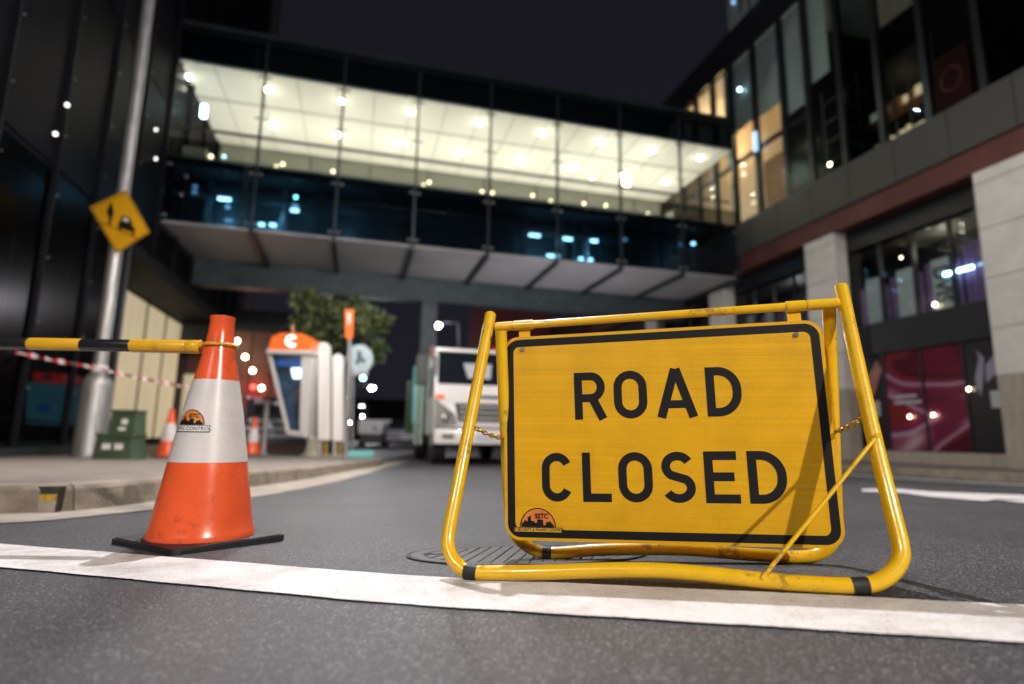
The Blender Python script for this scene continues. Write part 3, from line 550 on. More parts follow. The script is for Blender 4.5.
# ================================================================== TRAFFIC CONES
CPROF = [(.165, 0.0), (.1665, .006), (.162, .018), (.157, .032), (.150, .07), (.132, .17), (.1105, .29), (.0945, .38), (.066, .515), (.0545, .565), (.0425, .640), (.0395, .685), (.0415, .690), (.041, .699), (.034, .700)]
CPROF = [(r_ * .935, z_) for r_, z_ in CPROF]
def cr(z):
    for (r0, z0), (r1, z1) in zip(CPROF, CPROF[1:]):
        if z0 <= z <= z1 and z1 > z0: return r0 + (r1 - r0) * (z - z0) / (z1 - z0)
    return .04
def make_cone(loc, label, rz=0.0, k=1.0, group=None):
    t = thing('traffic_cone', label, 'traffic cone', loc, group, rz); base = .02
    m = MB(); pts = rrect(.180 * k, .180 * k, .02 * k, 4)
    m.prism([(u, v, 0.001) for u, v in pts], (0, 0, .0165 * k)); m.prism([(u * .97, v * .97, .0175 * k) for u, v in pts], (0, 0, .0035 * k)); obj('base', m, 'rubber', t, local=True)
    m = MB(); m.lathe((0, 0, base * k), [(r_ * k, z_ * k) for r_, z_ in CPROF], 64); b = obj('cone_body', m, 'cone', t, local=True)
    m = MB(); zs = [.228 + (.486 - .228) * i / 10 for i in range(11)]; rings = []
    for z_ in zs: rings.append([m.bm.verts.new(((cr(z_) + .0012) * k * math.cos(2 * math.pi * j / 64), (cr(z_) + .0012) * k * math.sin(2 * math.pi * j / 64), (base + z_) * k)) for j in range(64)])
    for A, B in zip(rings, rings[1:]):
        for j in range(64): m.bm.faces.new((A[j], A[(j + 1) % 64], B[(j + 1) % 64], B[j]))
    m.smooth = True; obj('reflective_collar', m, 'collar', t, local=True); return t
cc = G(200.5, 542); cpos = Vector((cc.x, cc.y, g(cc.x, cc.y)))
cdiag = G(281, 541) - G(115, 545); crz = math.atan2(cdiag.y, cdiag.x) - R(45) - R(3)
big = make_cone(cpos, 'orange traffic cone with white reflective collar in front, holding the striped bar', crz)
# sticker bent round the collar
def cone_fn(u0, vz):
    toC = math.atan2(CAM.y - cpos.y, CAM.x - cpos.x)
    def fn(u, v, w):
        z_ = vz + v; r_ = cr(z_) + .0012 + w; a = toC + u0 / cr(vz) + u / cr(vz); return cpos + Vector((r_ * math.cos(a), r_ * math.sin(a), .02 + z_))
    return fn
m = MB(); f0 = cone_fn(-.068, .342); m.prism([f0(a * .001, b * .001 + .003, .0001) for a, b in ((-2, -2), (2, -2), (2, 2), (-2, 2))], (f0(0, 0, .0002) - f0(0, 0, 0))); st = obj('sticker', m, 'black', big)
emblem(st, f0, .047, 'white_emb', 1.7, 'TRAFFIC CONTROL', .33)
cone_meta = (cpos,)
small_label = 'small distant orange and white traffic cone on the left footpath, '
p = G(167, 457.5, .12); make_cone((p.x, p.y, g(p.x, p.y) + .118), small_label + 'beside the green crates', 0.5, 1.04, 'traffic cones standing on the left footpath')
p = G(252, 455, .12); make_cone((p.x, p.y, g(p.x, p.y) + .118), small_label + 'beside the car', 0.2, 0.98, 'traffic cones standing on the left footpath')
# striped extension bar with its ring over the cone
bd_ = AT(217, 346, 1.0); dcone = cpos.dot(FH)
def BP(x, y, dd=0): return AT(x, y, dcone + dd)
ringc = cpos + Vector((0, 0, 0)); zc = BP(218, 347).z
bt = thing('extension_bar', 'yellow and black striped barrier bar hooked over the top of the front cone', 'barrier bar', (cpos.x, cpos.y, zc))
m = MB(); rr = cr(zc - cpos.z - .02) + .005; ringpts = [Vector((cpos.x + rr * math.cos(R(a)), cpos.y + rr * math.sin(R(a)), zc + .004)) for a in range(0, 360, 12)]
m.tube(ringpts, .0055, 10, closed=True); obj('ring', m, 'bar_yellow', bt)
e0 = Vector((cpos.x, cpos.y, zc)) ; dirb = (BP(0, 343.5) - BP(200, 347)).normalized()
P0 = BP(200, 346.8); 
def seg(xa, xb, r_, mat, name):
    m = MB(); A = BP(xa, 343.2 + 3.8 * xa / 200); B = BP(xb, 343.2 + 3.8 * xb / 200); m.tube([A, A.lerp(B, .02), A.lerp(B, .98), B], [r_ * .97, r_, r_, r_ * .97], 20); return obj(name, m, mat, bt)
for xa, xb, mt in ((-150, -102, 'bar_black'), (-102, -60, 'bar_yellow'), (-60, -26, 'bar_black'), (-26, 29.5, 'bar_black'), (30, 82, 'bar_yellow'), (82.5, 132, 'bar_black')): seg(xa, xb, .0205, mt, 'bar_section')
seg(132, 187.5, .0222, 'bar_yellow', 'bar_section'); seg(188, 201, .0226, 'bar_yellow', 'end_socket')
m = MB(); A = BP(201, 347); B = BP(206, 345.5); m.tube([A, B], [.012, .008], 12); obj('hook', m, 'bar_yellow', bt)

# ================================================================== LEFT FOOTPATH FURNITURE
def foot(px, py): p = G(px, py, .12); return Vector((p.x, p.y, g(p.x, p.y) + .118))
pb = foot(88, 456.5)
pole = thing('street_pole', 'tall galvanised steel street pole with a thick base sleeve, left footpath', 'street pole', pb)
m = MB(); m.lathe(pb, [(.100, 0), (.098, 3), (.092, 9), (.085, 14)], 32); obj('shaft', m, 'galv', pole)
m = MB(); m.lathe(pb, [(.22, 0), (.215, .02), (.21, 1.10), (.20, 1.16), (.115, 1.28), (.102, 1.30)], 32); obj('base_sleeve', m, 'galv', pole)
ds = (pb - CAM).dot(FH) - .14
def DP(x, y, w=0): return AT(x, y, ds - w)
ws = thing('warning_sign', 'tilted yellow diamond sign with walking person and car, on the street pole', 'warning sign', DP(120, 222))
def flatp(name, pts, w, th, mat, parent):
    if name in ('person_symbol',):
        ax_ = sum(p[0] for p in pts) / len(pts); ay_ = sum(p[1] for p in pts) / len(pts); pts = [(ax_ + (x - ax_) * 1.25, ay_ + (y - ay_) * 1.12) for x, y in pts]
    m = MB(); m.prism([DP(x, y, w) for x, y in pts], -FH * th); return obj(name, m, mat, parent)
dia = [(90.5, 207.5), (126.5, 190.5), (150, 232.5), (117.5, 253.5)]
pan = flatp('sign_board', dia, 0.0, .02, pbr('old_sign_yellow', (0.72, 0.36, 0.01), 0.4, var=0.08, scale=4), ws)
cxy = (sum(p[0] for p in dia) / 4, sum(p[1] for p in dia) / 4)
def shr(p, k): return (cxy[0] + (p[0] - cxy[0]) * k, cxy[1] + (p[1] - cxy[1]) * k)
m = MB(); A = [m.bm.verts.new(DP(*shr(p, .965), .024)) for p in dia]; B = [m.bm.verts.new(DP(*shr(p, .935), .024)) for p in dia]
for k in range(4): m.bm.faces.new((A[k], A[(k + 1) % 4], B[(k + 1) % 4], B[k]))
m.nofix = True; obj('border', m, 'black', pan)
flatp('person_symbol', [(110.4, 204.2), (111.8, 204.0), (112.4, 206), (112.2, 208), (113.3, 210.5), (113.0, 214.5), (111.9, 216), (111.3, 220), (110.6, 223.6), (109.2, 223.4), (109.6, 218), (108.3, 214), (107.6, 210.5), (109.4, 207.5)], .022, .004, 'black', pan)
flatp('car_symbol', [(118.4, 223), (120.3, 221.6), (121.5, 217.5), (124, 215.6), (129, 217.6), (131.6, 221), (132.3, 225.4), (135.3, 228.8), (134.6, 232), (134.5, 235.4), (132.4, 234.6), (132.6, 232.2), (121.3, 228.6), (120.9, 230.6), (119.0, 229.8), (118.8, 227)], .022, .004, 'black', pan)
flatp('ground_line_symbol', [(101, 221.6), (101.2, 222.5), (137, 238.6), (137, 237.7)], .022, .004, 'black', pan)
flatp('car_window_glare', [(122.9, 220.6), (124.2, 217.6), (127.6, 218.8), (129.0, 222.4)], .027, .004, 'white', pan)  # white patch paints the car window together with glare lying on it
for z0 in (DP(120, 215).z, DP(120, 232).z):
    m = MB(); m.lathe((pb.x, pb.y, z0), [(.103, 0), (.103, .05)], 24); obj('clamp', m, 'steel', ws)
    m = MB(); cpt = Vector((pb.x, pb.y, z0 + .02)); m.tube([cpt, cpt - FH * .14], .015, 8); obj('bracket', m, 'steel', ws)
# barrier tape from the left to the pole, then on towards the white post
def tape(m, pts, w=.035, twist=8):
    P = cat(pts, 24); uvl = m.bm.loops.layers.uv.new('UVMap'); prev = None; s = 0; n = len(P)
    for i in range(n):
        t = (P[min(i + 1, n - 1)] - P[max(0, i - 1)]).normalized(); a = i / n * math.pi * twist; up_ = Vector((0, 0, 1)); sd = t.cross(up_).normalized(); d_ = up_ * (0.55 + .45 * math.cos(a)) + sd * math.sin(a) * .6
        d_.normalize(); hw_ = w * (0.65 + .35 * abs(math.cos(a)))
        if i: s += (P[i] - P[i - 1]).length
        cur = (m.bm.verts.new(P[i] - d_ * hw_), m.bm.verts.new(P[i] + d_ * hw_), s)
        if prev:
            f = m.bm.faces.new((prev[0], cur[0], cur[1], prev[1]))
            for lp, uv in zip(f.loops, ((prev[2], 0), (cur[2], 0), (cur[2], .1), (prev[2], .1))): lp[uvl].uv = uv
        prev = cur
    m.nofix = True; m.smooth = True; return m
bt1 = thing('barrier_tape', 'red and white striped barrier tape tied round the steel street pole', 'barrier tape', pb + Vector((0, 0, 1.3)))
dp = (pb - CAM).dot(FH)
obj('tape_run', tape(MB(), [AT(-60, 338, dp - 1.6), AT(10, 351, dp - .8), AT(50, 359.5, dp - .4), AT(92, 367, dp - .18)]), 'redwhite', bt1)
obj('tape_run', tape(MB(), [AT(97, 368.5, dp - .18), AT(145, 379, dp + .3), AT(192, 388, dp + .8), AT(262, 399, dp + 2.2)], .032, 12), 'redwhite', bt1)
m = MB(); m.lathe((pb.x, pb.y, AT(95, 373, dp).z), [(.108, 0), (.112, .05), (.108, .12)], 20); obj('tape_knot', m, 'redwhite', bt1)
wp = foot(263, 454); wh = AT(263, 400, (wp - CAM).dot(FH)).z - wp.z
wpt = thing('bollard', 'slim pale post behind the rear cone, holding the pale tape', 'post', wp)
m = MB(); m.tube([wp, wp + Vector((0, 0, wh))], .045, 14); obj('post_shaft', m, 'boothwhite', wpt); m = MB(); m.lathe(wp, [(.09, 0), (.09, .02), (.05, .04)], 16); obj('foot_plate', m, 'boothwhite', wpt)
bt2 = thing('barrier_tape', 'pale pinkish tape stretched from the slim post past the phone booth', 'barrier tape', wp + Vector((0, 0, wh)))
obj('tape_run', tape(MB(), [AT(255, 401, 11.2), AT(275, 403.5, 11.2), AT(300, 406, 11.2), AT(318, 408, 11.3)], .045, 3), 'pinktape', bt2)
# green crates
def crate(c, w, d_, h, name, label, top):
    t = thing(name, label, 'crate', c, 'green plastic crates on the left footpath', -0.25)
    m = MB(); z = 0
    A = [(-w / 2, -d_ / 2), (w / 2, -d_ / 2), (w / 2, d_ / 2), (-w / 2, d_ / 2)]; k = .90
    m.hexa([(x, y, 0) for x, y in A] + [(x * k, y * k, h * .86) for x, y in A]); obj('body', m, 'green', t, local=True)
    m = MB(); m.box(-w * .48, w * .48, -d_ * .48, d_ * .48, h * .86, h, .012); obj('rim', m, 'green', t, local=True)
    for sx in ((-.26, .20), (.06, .20)) if not top else ((-.02, .22),):
        m = MB(); y0 = -d_ / 2 * .96; m.box(sx[0] * w, (sx[0] + sx[1]) * w, y0 - .012, y0 + .02, h * .38, h * .60); obj('label_patch', m, 'white', t, local=True)
    if top:
        m = MB(); m.box(-.12 * w, .16 * w, -d_ * .5 - .006, -d_ * .5 + .03, h * .12, h * .26); obj('label_patch', m, 'white', t, local=True)
    return t
c0 = foot(119, 459); dd = (c0 - CAM).dot(FH); pxm = dd / F
crate(c0, 37 * pxm, .34, 25 * pxm, 'plastic_crate', 'lower, wider green plastic crate beside the street pole, white patches on it', False)
crate(c0 + Vector((0.05, 0.03, 25 * pxm)), 25 * pxm, .27, 23 * pxm, 'plastic_crate', 'upper, narrower green plastic crate stacked on the lower one', True)
# phone booth
bc = foot(312, 456.5); db_ = (bc - CAM).dot(FH)
def BQ(x, y, w=0): return AT(x, y, db_ - w)
pbth = thing('phone_booth', 'open phone booth with orange roof and slanted glass sides on a single post', 'phone booth', bc)
def fp(name, pts, w, th, mat, parent, fn=BQ, smooth=False): m = MB(); m.prism([fn(x, y, w) for x, y in pts], FH * th); return obj(name, m, mat, parent)
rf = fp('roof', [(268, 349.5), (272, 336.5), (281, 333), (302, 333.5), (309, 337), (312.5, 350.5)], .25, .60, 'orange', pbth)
m = MB(); 
pts = [BQ(x, y, .26) for x, y in [(291.5 + 6 * math.cos(R(a)), 341 + 5.6 * math.sin(R(a))) for a in range(40, 321, 20)] + [(291.5 + 3.2 * math.cos(R(a)) + .6, 341 + 2.9 * math.sin(R(a))) for a in range(300, 59, -20)]]
m.prism(pts, FH * .008); obj('roof_mark', m, 'signlit', rf)
m = MB(); m.tube([BQ(292.5, 333), BQ(292.5, 325)], .03, 8); obj('finial', m, 'wood', pbth)
fp('eave', [(266.5, 349.5), (313.5, 350.5), (313.5, 354), (266.5, 353)], .27, .62, 'boothwhite', pbth)
fp('side_panel', [(301.5, 354), (313, 354), (307.5, 438), (299.5, 436)], .20, .50, 'boothwhite', pbth)
fp('side_frame', [(267.5, 353), (270.5, 353), (289, 431), (286.5, 434)], .20, .06, 'boothwhite', pbth)
fp('sill', [(286.5, 430), (302, 432), (302, 436.5), (286.5, 434)], .20, .40, 'boothwhite', pbth)
fp('glass', [(271, 354), (301.5, 354), (300, 431), (289, 430)], .16, .012, 'boothglass', pbth)
fp('back_glass', [(272, 354), (301, 354), (299.5, 431), (290, 430)], -.28, .012, 'greyblue', pbth)
fp('header_panel', [(276, 360), (301, 359.5), (301, 366), (277.5, 366)], .10, .05, 'bluepanel', pbth)
fp('strip_light', [(291, 368), (301, 368), (301, 378.5), (293, 378.5)], .08, .03, 'signlit', pbth)
ph = fp('telephone', [(294, 392), (300, 388), (300, 402), (295.5, 402)], .06, .15, 'skin', pbth)
m = MB(); m.tube([bc + Vector((0, 0, .03)), BQ(310, 437)], .065, 14); obj('post', m, 'boothwhite', pbth)
m = MB(); m.lathe(bc, [(.22, 0), (.22, .03), (.14, .05), (.10, .30), (.06, .34)], 20); obj('base', m, 'concrete', pbth)
# two white light posts
for i, (x, xw, yt, yb, lab) in enumerate(((323.5, 5.2, 342.5, 440, 'taller white illuminated post panel next to the phone booth'), (337.5, 4.9, 354, 441, 'shorter white illuminated post panel beside the bus stop pole'))):
    q = foot(x - .5, 456.5); dq = (q - CAM).dot(FH); t = thing('light_post', lab, 'light post', q, 'white illuminated post panels')
    fn = lambda xx, yy, w=0, dq=dq: AT(xx, yy, dq - w)
    fp('panel', [(x - xw, yb), (x + xw, yb), (x + xw, yt + 3), (x + xw - 3, yt), (x - xw + 3, yt), (x - xw, yt + 3)], .06, .14, 'lightbox', t, fn)
    for s in (-2.6, 2.6):
        m = MB(); m.tube([fn(x + s - .5, 457.2, -.02), fn(x + s, yb - 2, -.02)], .03, 10); obj('leg', m, 'boothwhite' if s < 0 else 'yellow_old', t)
    m = MB(); m.box(q.x - .17, q.x + .17, q.y - .12, q.y + .12, q.z, q.z + .035); obj('base', m, 'concrete', t)
# bus-stop pole with orange flag, round pale sign
q = foot(345.5, 460.5); dq = (q - CAM).dot(FH); t = thing('bus_stop_pole', 'thin grey pole with a narrow orange flag sign at the footpath corner', 'sign pole', q)
fn = lambda xx, yy, w=0: AT(xx, yy, dq - w)
m = MB(); m.tube([q, fn(348, 400), fn(350.5, 312)], .034, 12); obj('shaft', m, 'galv', t)
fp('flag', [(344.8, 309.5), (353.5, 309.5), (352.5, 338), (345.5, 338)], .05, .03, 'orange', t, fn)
fp('flag_mark', [(347.3, 313), (350.8, 313), (350.3, 324), (347.5, 324)], .055, .006, 'boothwhite', t, fn)
q = foot(352, 456); t = thing('round_sign', 'round pale sign plate on a thin stem beside the bus stop pole', 'round sign', q); dq2 = (q - CAM).dot(FH)
fn2 = lambda xx, yy, w=0: AT(xx, yy, dq2 - w)
m = MB(); m.tube([q, fn2(353, 376)], .022, 10); obj('stem', m, 'galv', t)
m = MB(); cpt = fn2(360, 357); m.prism([fn2(359.5 + 13.5 * math.cos(R(a)), 359 + 14.5 * math.sin(R(a)), 0) for a in range(0, 360, 15)], FH * .04); obj('plate', m, 'palecurt', t)
fp('dark_symbol', [(357, 350), (361, 351), (362, 357), (366, 360), (364, 363), (360, 361), (357, 366), (355, 362), (357, 357)], .012, .008, 'carbody', t, fn2)
fp('stem_bracket', [(351, 372), (368, 371), (368, 375), (351, 376)], .01, .03, 'galv', t, fn2)
q = foot(362, 458.2); bagm = MB(); bagm.box(q.x - .25, q.x + .2, q.y - .15, q.y + .15, q.z, q.z + .13, .05); o = obj('sandbag', bagm, 'teal2', None, smooth=True); tag(o, 'pale teal sandbag lying at the tip of the left kerb', 'sandbag')
# street tree
def tree(base, top_z, blobs, label):
    t = thing('street_tree', label, 'tree', base)
    m = MB(); crown = Vector(blobs[0][0]); m.tube(cat([base, base + Vector((.05, 0, 1.0)), base + Vector((-.04, .1, 1.7)), Vector((base.x, base.y, crown.z - .2))], 5), [.11 - .05 * i / 15 for i in range(16)], 10); tr = obj('trunk', m, 'bark', t)
    rnd = random.Random(5); m = MB(); mouts = MB(); mouts.nofix = True; m2 = MB(); m2.nofix = True
    fork = Vector((base.x, base.y, crown.z - .45))
    for c, r_, n_ in blobs:
        c = Vector(c); m.tube(cat([fork, fork.lerp(c, .5) + Vector((0, 0, .12)), c], 4), [.045 - .004 * i for i in range(9)], 7)
        for _ in range(n_):
            u = Vector((rnd.gauss(0, 1), rnd.gauss(0, 1), rnd.gauss(0, .8))).normalized() * (rnd.random() ** .45) * r_ * rnd.choice((1, 1, .8, 1.12)); p_ = c + u
            for _k in range(3):
                d_ = (u.normalized() + Vector((rnd.gauss(0, .7), rnd.gauss(0, .7), rnd.gauss(0, .6)))).normalized(); l_ = rnd.uniform(.11, .20); s_ = d_.cross(Vector((rnd.gauss(0, 1), rnd.gauss(0, 1), rnd.gauss(0, 1)))).normalized() * l_ * .22
                tgt = mouts if rnd.random() < .6 else m2; q0 = p_; bm_ = tgt.bm
                v = [bm_.verts.new(x) for x in (q0, q0 + d_ * l_ * .5 + s_, q0 + d_ * l_, q0 + d_ * l_ * .5 - s_)]; bm_.faces.new(v)
    obj('branch', m, 'bark', t); obj('crown', mouts, 'leaf', t); obj('crown', m2, 'leafd', t)
td = 12.6
tb_ = foot(333, 452.5)
def TP(x, y, w=0): return AT(x, y, td + w)
tree(Vector((tb_.x, tb_.y, tb_.z)), 3, [(TP(322, 308), .34, 95), (TP(305, 302, .2), .30, 80), (TP(350, 318, -.2), .36, 110), (TP(372, 322, .1), .30, 85), (TP(384, 324), .16, 40), (TP(338, 335, .3), .40, 100), (TP(372, 352, .2), .22, 50), (TP(382, 350, .2), .13, 24), (TP(318, 333, .4), .36, 90), (TP(302, 322, .3), .26, 55), (TP(356, 306, .1), .20, 36)], 'leafy street tree with an uneven green crown behind the phone booth')

# ================================================================== VEHICLES
def wheel(parent, x, y, z, r_, w_, side):
    m = MB(); m.tube([(x - w_ / 2, y, z), (x + w_ / 2, y, z)], r_, 28); wo = obj('wheel', m, 'tyre', parent, local=True)
    m = MB(); xx = x + side * w_ / 2; m.tube([(xx - side * .01, y, z), (xx + side * .012, y, z)], r_ * .6, 20); r0 = obj('rim', m, 'chrome', wo, local=True); return wo
def truck():
    q = G(486, 465.5); q0 = Vector((q.x, q.y, g(q.x, q.y))); hwid = .98
    left = G(432, 465); q0 = left + RH * 0 + Vector((hwid, 0, 0)); q0.z = g(q0.x, q0.y)
    t = thing('delivery_truck', 'white cab truck with green and teal body, parked facing us behind the sign', 'truck', q0, rz=R(0))
    dq = (q0 - CAM).dot(FH); s = 1.0
    m = MB()                                                        # cab shell, front toward -Y, with raked screen
    prof = [(0, .50), (-.05, .62), (-.04, .98), (.02, 1.44), (.10, 1.54), (.34, 2.12), (.50, 2.25), (1.55, 2.29), (1.60, .50)]
    m.prism([(-hwid, y, z) for y, z in prof], (2 * hwid, 0, 0)); bmesh.ops.bevel(m.bm, geom=[e for e in m.bm.edges if abs((e.verts[0].co - e.verts[1].co).x) < .01], offset=.06, segments=3, affect='EDGES'); cab = obj('cab', m, 'truckw', t, local=True, smooth=True)
    def slab(name, pts, mat, par, th=.015):                        # on the front face; pts (x, y, z)
        m = MB(); m.prism(pts, (0, -th, th * .2)); return obj(name, m, mat, par, local=True)
    def onf(x, z):                                                 # front surface y at height z
        for (y0, z0), (y1, z1) in zip(prof, prof[1:]):
            if z0 <= z <= z1: return (x, y0 + (y1 - y0) * (z - z0) / (z1 - z0), z)
        return (x, 0, z)
    slab('windscreen', [onf(-.92, 1.50), onf(.92, 1.50), onf(.88, 2.14), onf(-.88, 2.14)], 'windscreen', cab)
    m = MB()
    for s_ in (-.55, .25): m.tube([(s_, .13, 1.42), (s_ + .35, .15, 1.50)], .012, 6)
    obj('wipers', m, 'trim', cab, local=True)
    m = MB(); m.prism([(-.34, .085, 1.62), (.10, .085, 1.62), (.14, .19, 1.92), (-.42, .19, 1.92)], (0, -.008, .002)); obj('dash_board_sheet', m, 'paper', cab, local=True, label='pale sheet behind the windscreen')
    for s_, y_ in ((-.52, 1.72), (-.45, 1.80), (-.38, 1.76)):
        pass
    g_ = slab('grille', [onf(-.54, .80), onf(.54, .80), onf(.60, 1.14), onf(-.60, 1.14)], 'trim', cab)
    for z_ in (.87, .97, 1.07):
        m = MB(); a = onf(-.52, z_); m.box(-.50, .50, a[1] - .035, a[1] - .018, z_ - .008, z_ + .008); obj('grille_bar', m, 'truckw', g_, local=True)
    m = MB(); m.box(-.96, .96, -.065, -.02, .655, .69); obj('panel_gap', m, 'trim', cab, local=True)
    m = MB(); m.box(-.30, .30, -.02, .03, 1.24, 1.30); obj('badge_strip', m, 'chrome', cab, local=True)
    m = MB(); m.box(-.94, .94, .30, .50, 2.16, 2.22); obj('sun_visor', m, 'truckw', cab, local=True)
    for sx in (-1, 1):
        m = MB(); a = onf(sx * .90, 1.24); m.box(min(sx * .80, sx * .96), max(sx * .80, sx * .96), a[1] - .03, a[1] + .02, 1.22, 1.29); obj('indicator', m, 'orange', cab, local=True)
        pts = [onf(sx * .97, .70), onf(sx * .56, .74), onf(sx * .62, .95), onf(sx * .97, 1.20)]
        h_ = slab('headlight', pts if sx > 0 else pts[::-1], 'lens', cab, .02)
        m = MB(); c = onf(sx * .78, .85); m.ball((c[0], c[1] - .02, c[2]), .085, 12); obj('reflector', m, 'chrome', h_, local=True)
        m = MB(); m.box(sx * .97 - .02, sx * .97 + .02, .10, .14, 1.35, 2.02); obj('mirror_arm', m, 'trim', cab, local=True)
        m = MB(); m.box(min(sx * 1.12, sx * 1.34), max(sx * 1.12, sx * 1.34), .02, .12, 1.46, 2.02, .03); obj('mirror', m, 'trim', cab, local=True)
        m = MB(); m.box(min(sx * .995, sx * .975), max(sx * .995, sx * .975), .45, 1.15, 1.28, 1.86); obj('side_window', m, 'windscreen', cab, local=True)
    m = MB(); m.box(-hwid, hwid, -.12, .10, .38, .66, .05); bp = obj('bumper', m, 'truckw', t, local=True, smooth=True)
    for sx in (-.72, .72): m = MB(); m.box(sx - .11, sx + .11, -.128, -.10, .48, .56); obj('fog_lamp', m, 'lens', bp, local=True)
    m = MB(); m.box(-.19, .19, -.130, -.115, .47, .58); obj('number_plate', m, 'plate', bp, local=True)
    m = MB(); m.box(-.85, .85, .1, 4.6, .34, .50); obj('chassis', m, 'trim', t, local=True)
    for y_ in (.55, 3.6):
        for sx in (-1, 1): wheel(t, sx * .82, y_, .36, .36, .24, sx)
    m = MB(); m.box(-1.02, 1.02, 1.72, 4.9, .62, 1.25, .03); obj('tray_body', m, 'greenbody', t, local=True)
    for x_ in (-1.05, 1.02):
        for y_ in (1.75, 3.2, 4.7): m = MB(); m.box(x_ - .05, x_ + .05, y_, y_ + .12, .55, 1.95); obj('stake', m, 'greenbody', t, local=True)
    m = MB(); m.box(-1.02, 1.02, 1.72, 1.86, 1.25, 2.12); obj('headboard', m, 'tealbody', t, local=True)
    m = MB(); m.box(-1.22, -1.08, 1.62, 1.9, .8, 2.0); obj('snorkel', m, 'tealbody', t, local=True)
    for x_, w_ in ((-1.06, .07), (-1.16, .04)): m = MB(); m.box(x_ - w_ / 2, x_ + w_ / 2, 1.45, 1.55, .34, 2.2); obj('ladder_post', m, 'palegreen', t, local=True)
    m = MB(); m.box(-1.08, -1.0, .06, .10, 1.96, 2.22); obj('marker_or_glint', m, 'brick', cab, local=True)
truck()
def van():
    q = G(374, 446.5); q0 = Vector((q.x, q.y, g(q.x, q.y))); dq = (q0 - CAM).dot(FH); k = dq / F
    t = thing('distant_truck', 'small white-sided truck far down the street, left of the big truck', 'truck', q0)
    m = MB(); m.box(-16 * k, 16 * k, 0, 4.5, 12 * k, 26 * k, .05); obj('cargo_box', m, 'white', t, local=True)
    m = MB(); m.box(-13 * k, 13 * k, -.1, 4.4, 3 * k, 12 * k); obj('chassis', m, 'trim', t, local=True)
    for sx in (-1, 1):
        for y_ in (.5, 3.6): wheel(t, sx * 11 * k, y_, 4.6 * k, 4.6 * k, .24, sx)
    m = MB(); m.box(-2.5 * k, 2.5 * k, -.02, 0.02, 15 * k, 21 * k); obj('side_mark', m, 'carbody', t, local=True)
van()
def car(px, py, dz, label, rz):
    q = G(px, py, dz); q0 = Vector((q.x, q.y, g(q.x, q.y) + dz * .85)); dq = (q0 - CAM).dot(FH); k = dq / F
    t = thing('parked_car', label, 'car', q0, rz=rz)
    prof = [(0, .18), (-.06, .40), (-.02, .62), (.25, .74), (1.15, .84), (1.75, 1.26), (2.9, 1.30), (3.6, .90), (4.1, .84), (4.2, .22)]
    m = MB(); m.prism([(-.86, y, z) for y, z in prof], (1.72, 0, 0)); bmesh.ops.bevel(m.bm, geom=[e for e in m.bm.edges if abs((e.verts[0].co - e.verts[1].co).x) < .01], offset=.09, segments=3, affect='EDGES'); b = obj('body', m, 'carbody', t, local=True, smooth=True)
    for z_, w_ in ((.68, .80), (.52, .82), (.37, .80)): m = MB(); m.box(-w_, w_, -.11 + (.06 if z_ > .6 else 0), .02, z_ - .035, z_ + .04, .012); obj('front_bar', m, 'carstripe', b, local=True)
    m = MB(); m.prism([(-.70, 1.15, .86), (.70, 1.15, .86), (.62, 1.70, 1.24), (-.62, 1.70, 1.24)], (0, -.012, .012)); obj('windscreen', m, 'windscreen', b, local=True)
    for y_ in (.75, 3.35):
        for sx in (-1, 1): wheel(t, sx * .76, y_, .30, .30, .2, sx)
    for sx in (-.62, .62): m = MB(); m.box(sx - .14, sx + .14, -.09, -.03, .56, .64, .01); obj('headlight', m, 'lens', b, local=True)
car(287, 453, .12, 'dark grey car with silver front bars parked behind the phone booth', R(10))
car(405, 447.5, 0, 'dark car in the street between the distant truck and the big white truck', R(0))

# ================================================================== SKYBRIDGE
YB = 14.83; XR = 11.28; ZS, ZF, ZC, ZT = 5.29, 6.97, 9.50, 10.50; BW = 4.6
br = thing('skybridge', 'glazed footbridge lit cream inside, spanning the street between the two buildings', 'footbridge', (3.2, YB, 0))
MX = [-4.80, -2.76, -.80, 1.20, 3.24, 5.25, 7.25, 9.28, 11.22]
XL0, XR0 = -4.85, XR - .06
m = MB(); m.box(XL0, XR0, YB + .06, YB + BW, ZF - .20, ZF - .02); obj('floor', m, 'dsteel', br)
m = MB(); m.box(XL0, XR0, YB + .06, YB + BW, ZC + .02, ZC + .12); obj('ceiling', m, 'cream2', br)
m = MB(); m.box(XL0, XR0, YB + BW, YB + BW + .15, ZF - .02, ZC + .02); obj('back_wall', m, 'cream', br)
m = MB(); m.box(XL0, XR0, YB + BW - .02, YB + BW - .005, ZC - .62, ZC - .59)
for x in MX[1:-1]: m.box(x - .015 + .8, x + .015 + .8, YB + BW - .018, YB + BW - .004, ZF, ZC)
obj('wall_joints', m, 'spandrel', br)
m = MB(); m.box(XL0 - .1, XR0, YB - .12, YB + BW + .2, ZT - .10, ZT); obj('roof', m, 'dsteel', br)
m = MB(); m.box(XL0 - .1, XR0, YB - .16, YB - .02, ZT - .10, ZT + .03); obj('roof_edge', m, 'dsteel', br)
m = MB(); m.box(XL0, XR0, YB + .30, YB + .50, ZT - .30, ZT - .12); obj('roof_beam', m, 'brick', br)
m = MB(); m.box(XL0, XR0, YB + .05, YB + .22, ZC + .13, ZT - .32); obj('fascia', m, 'spandrel', br)
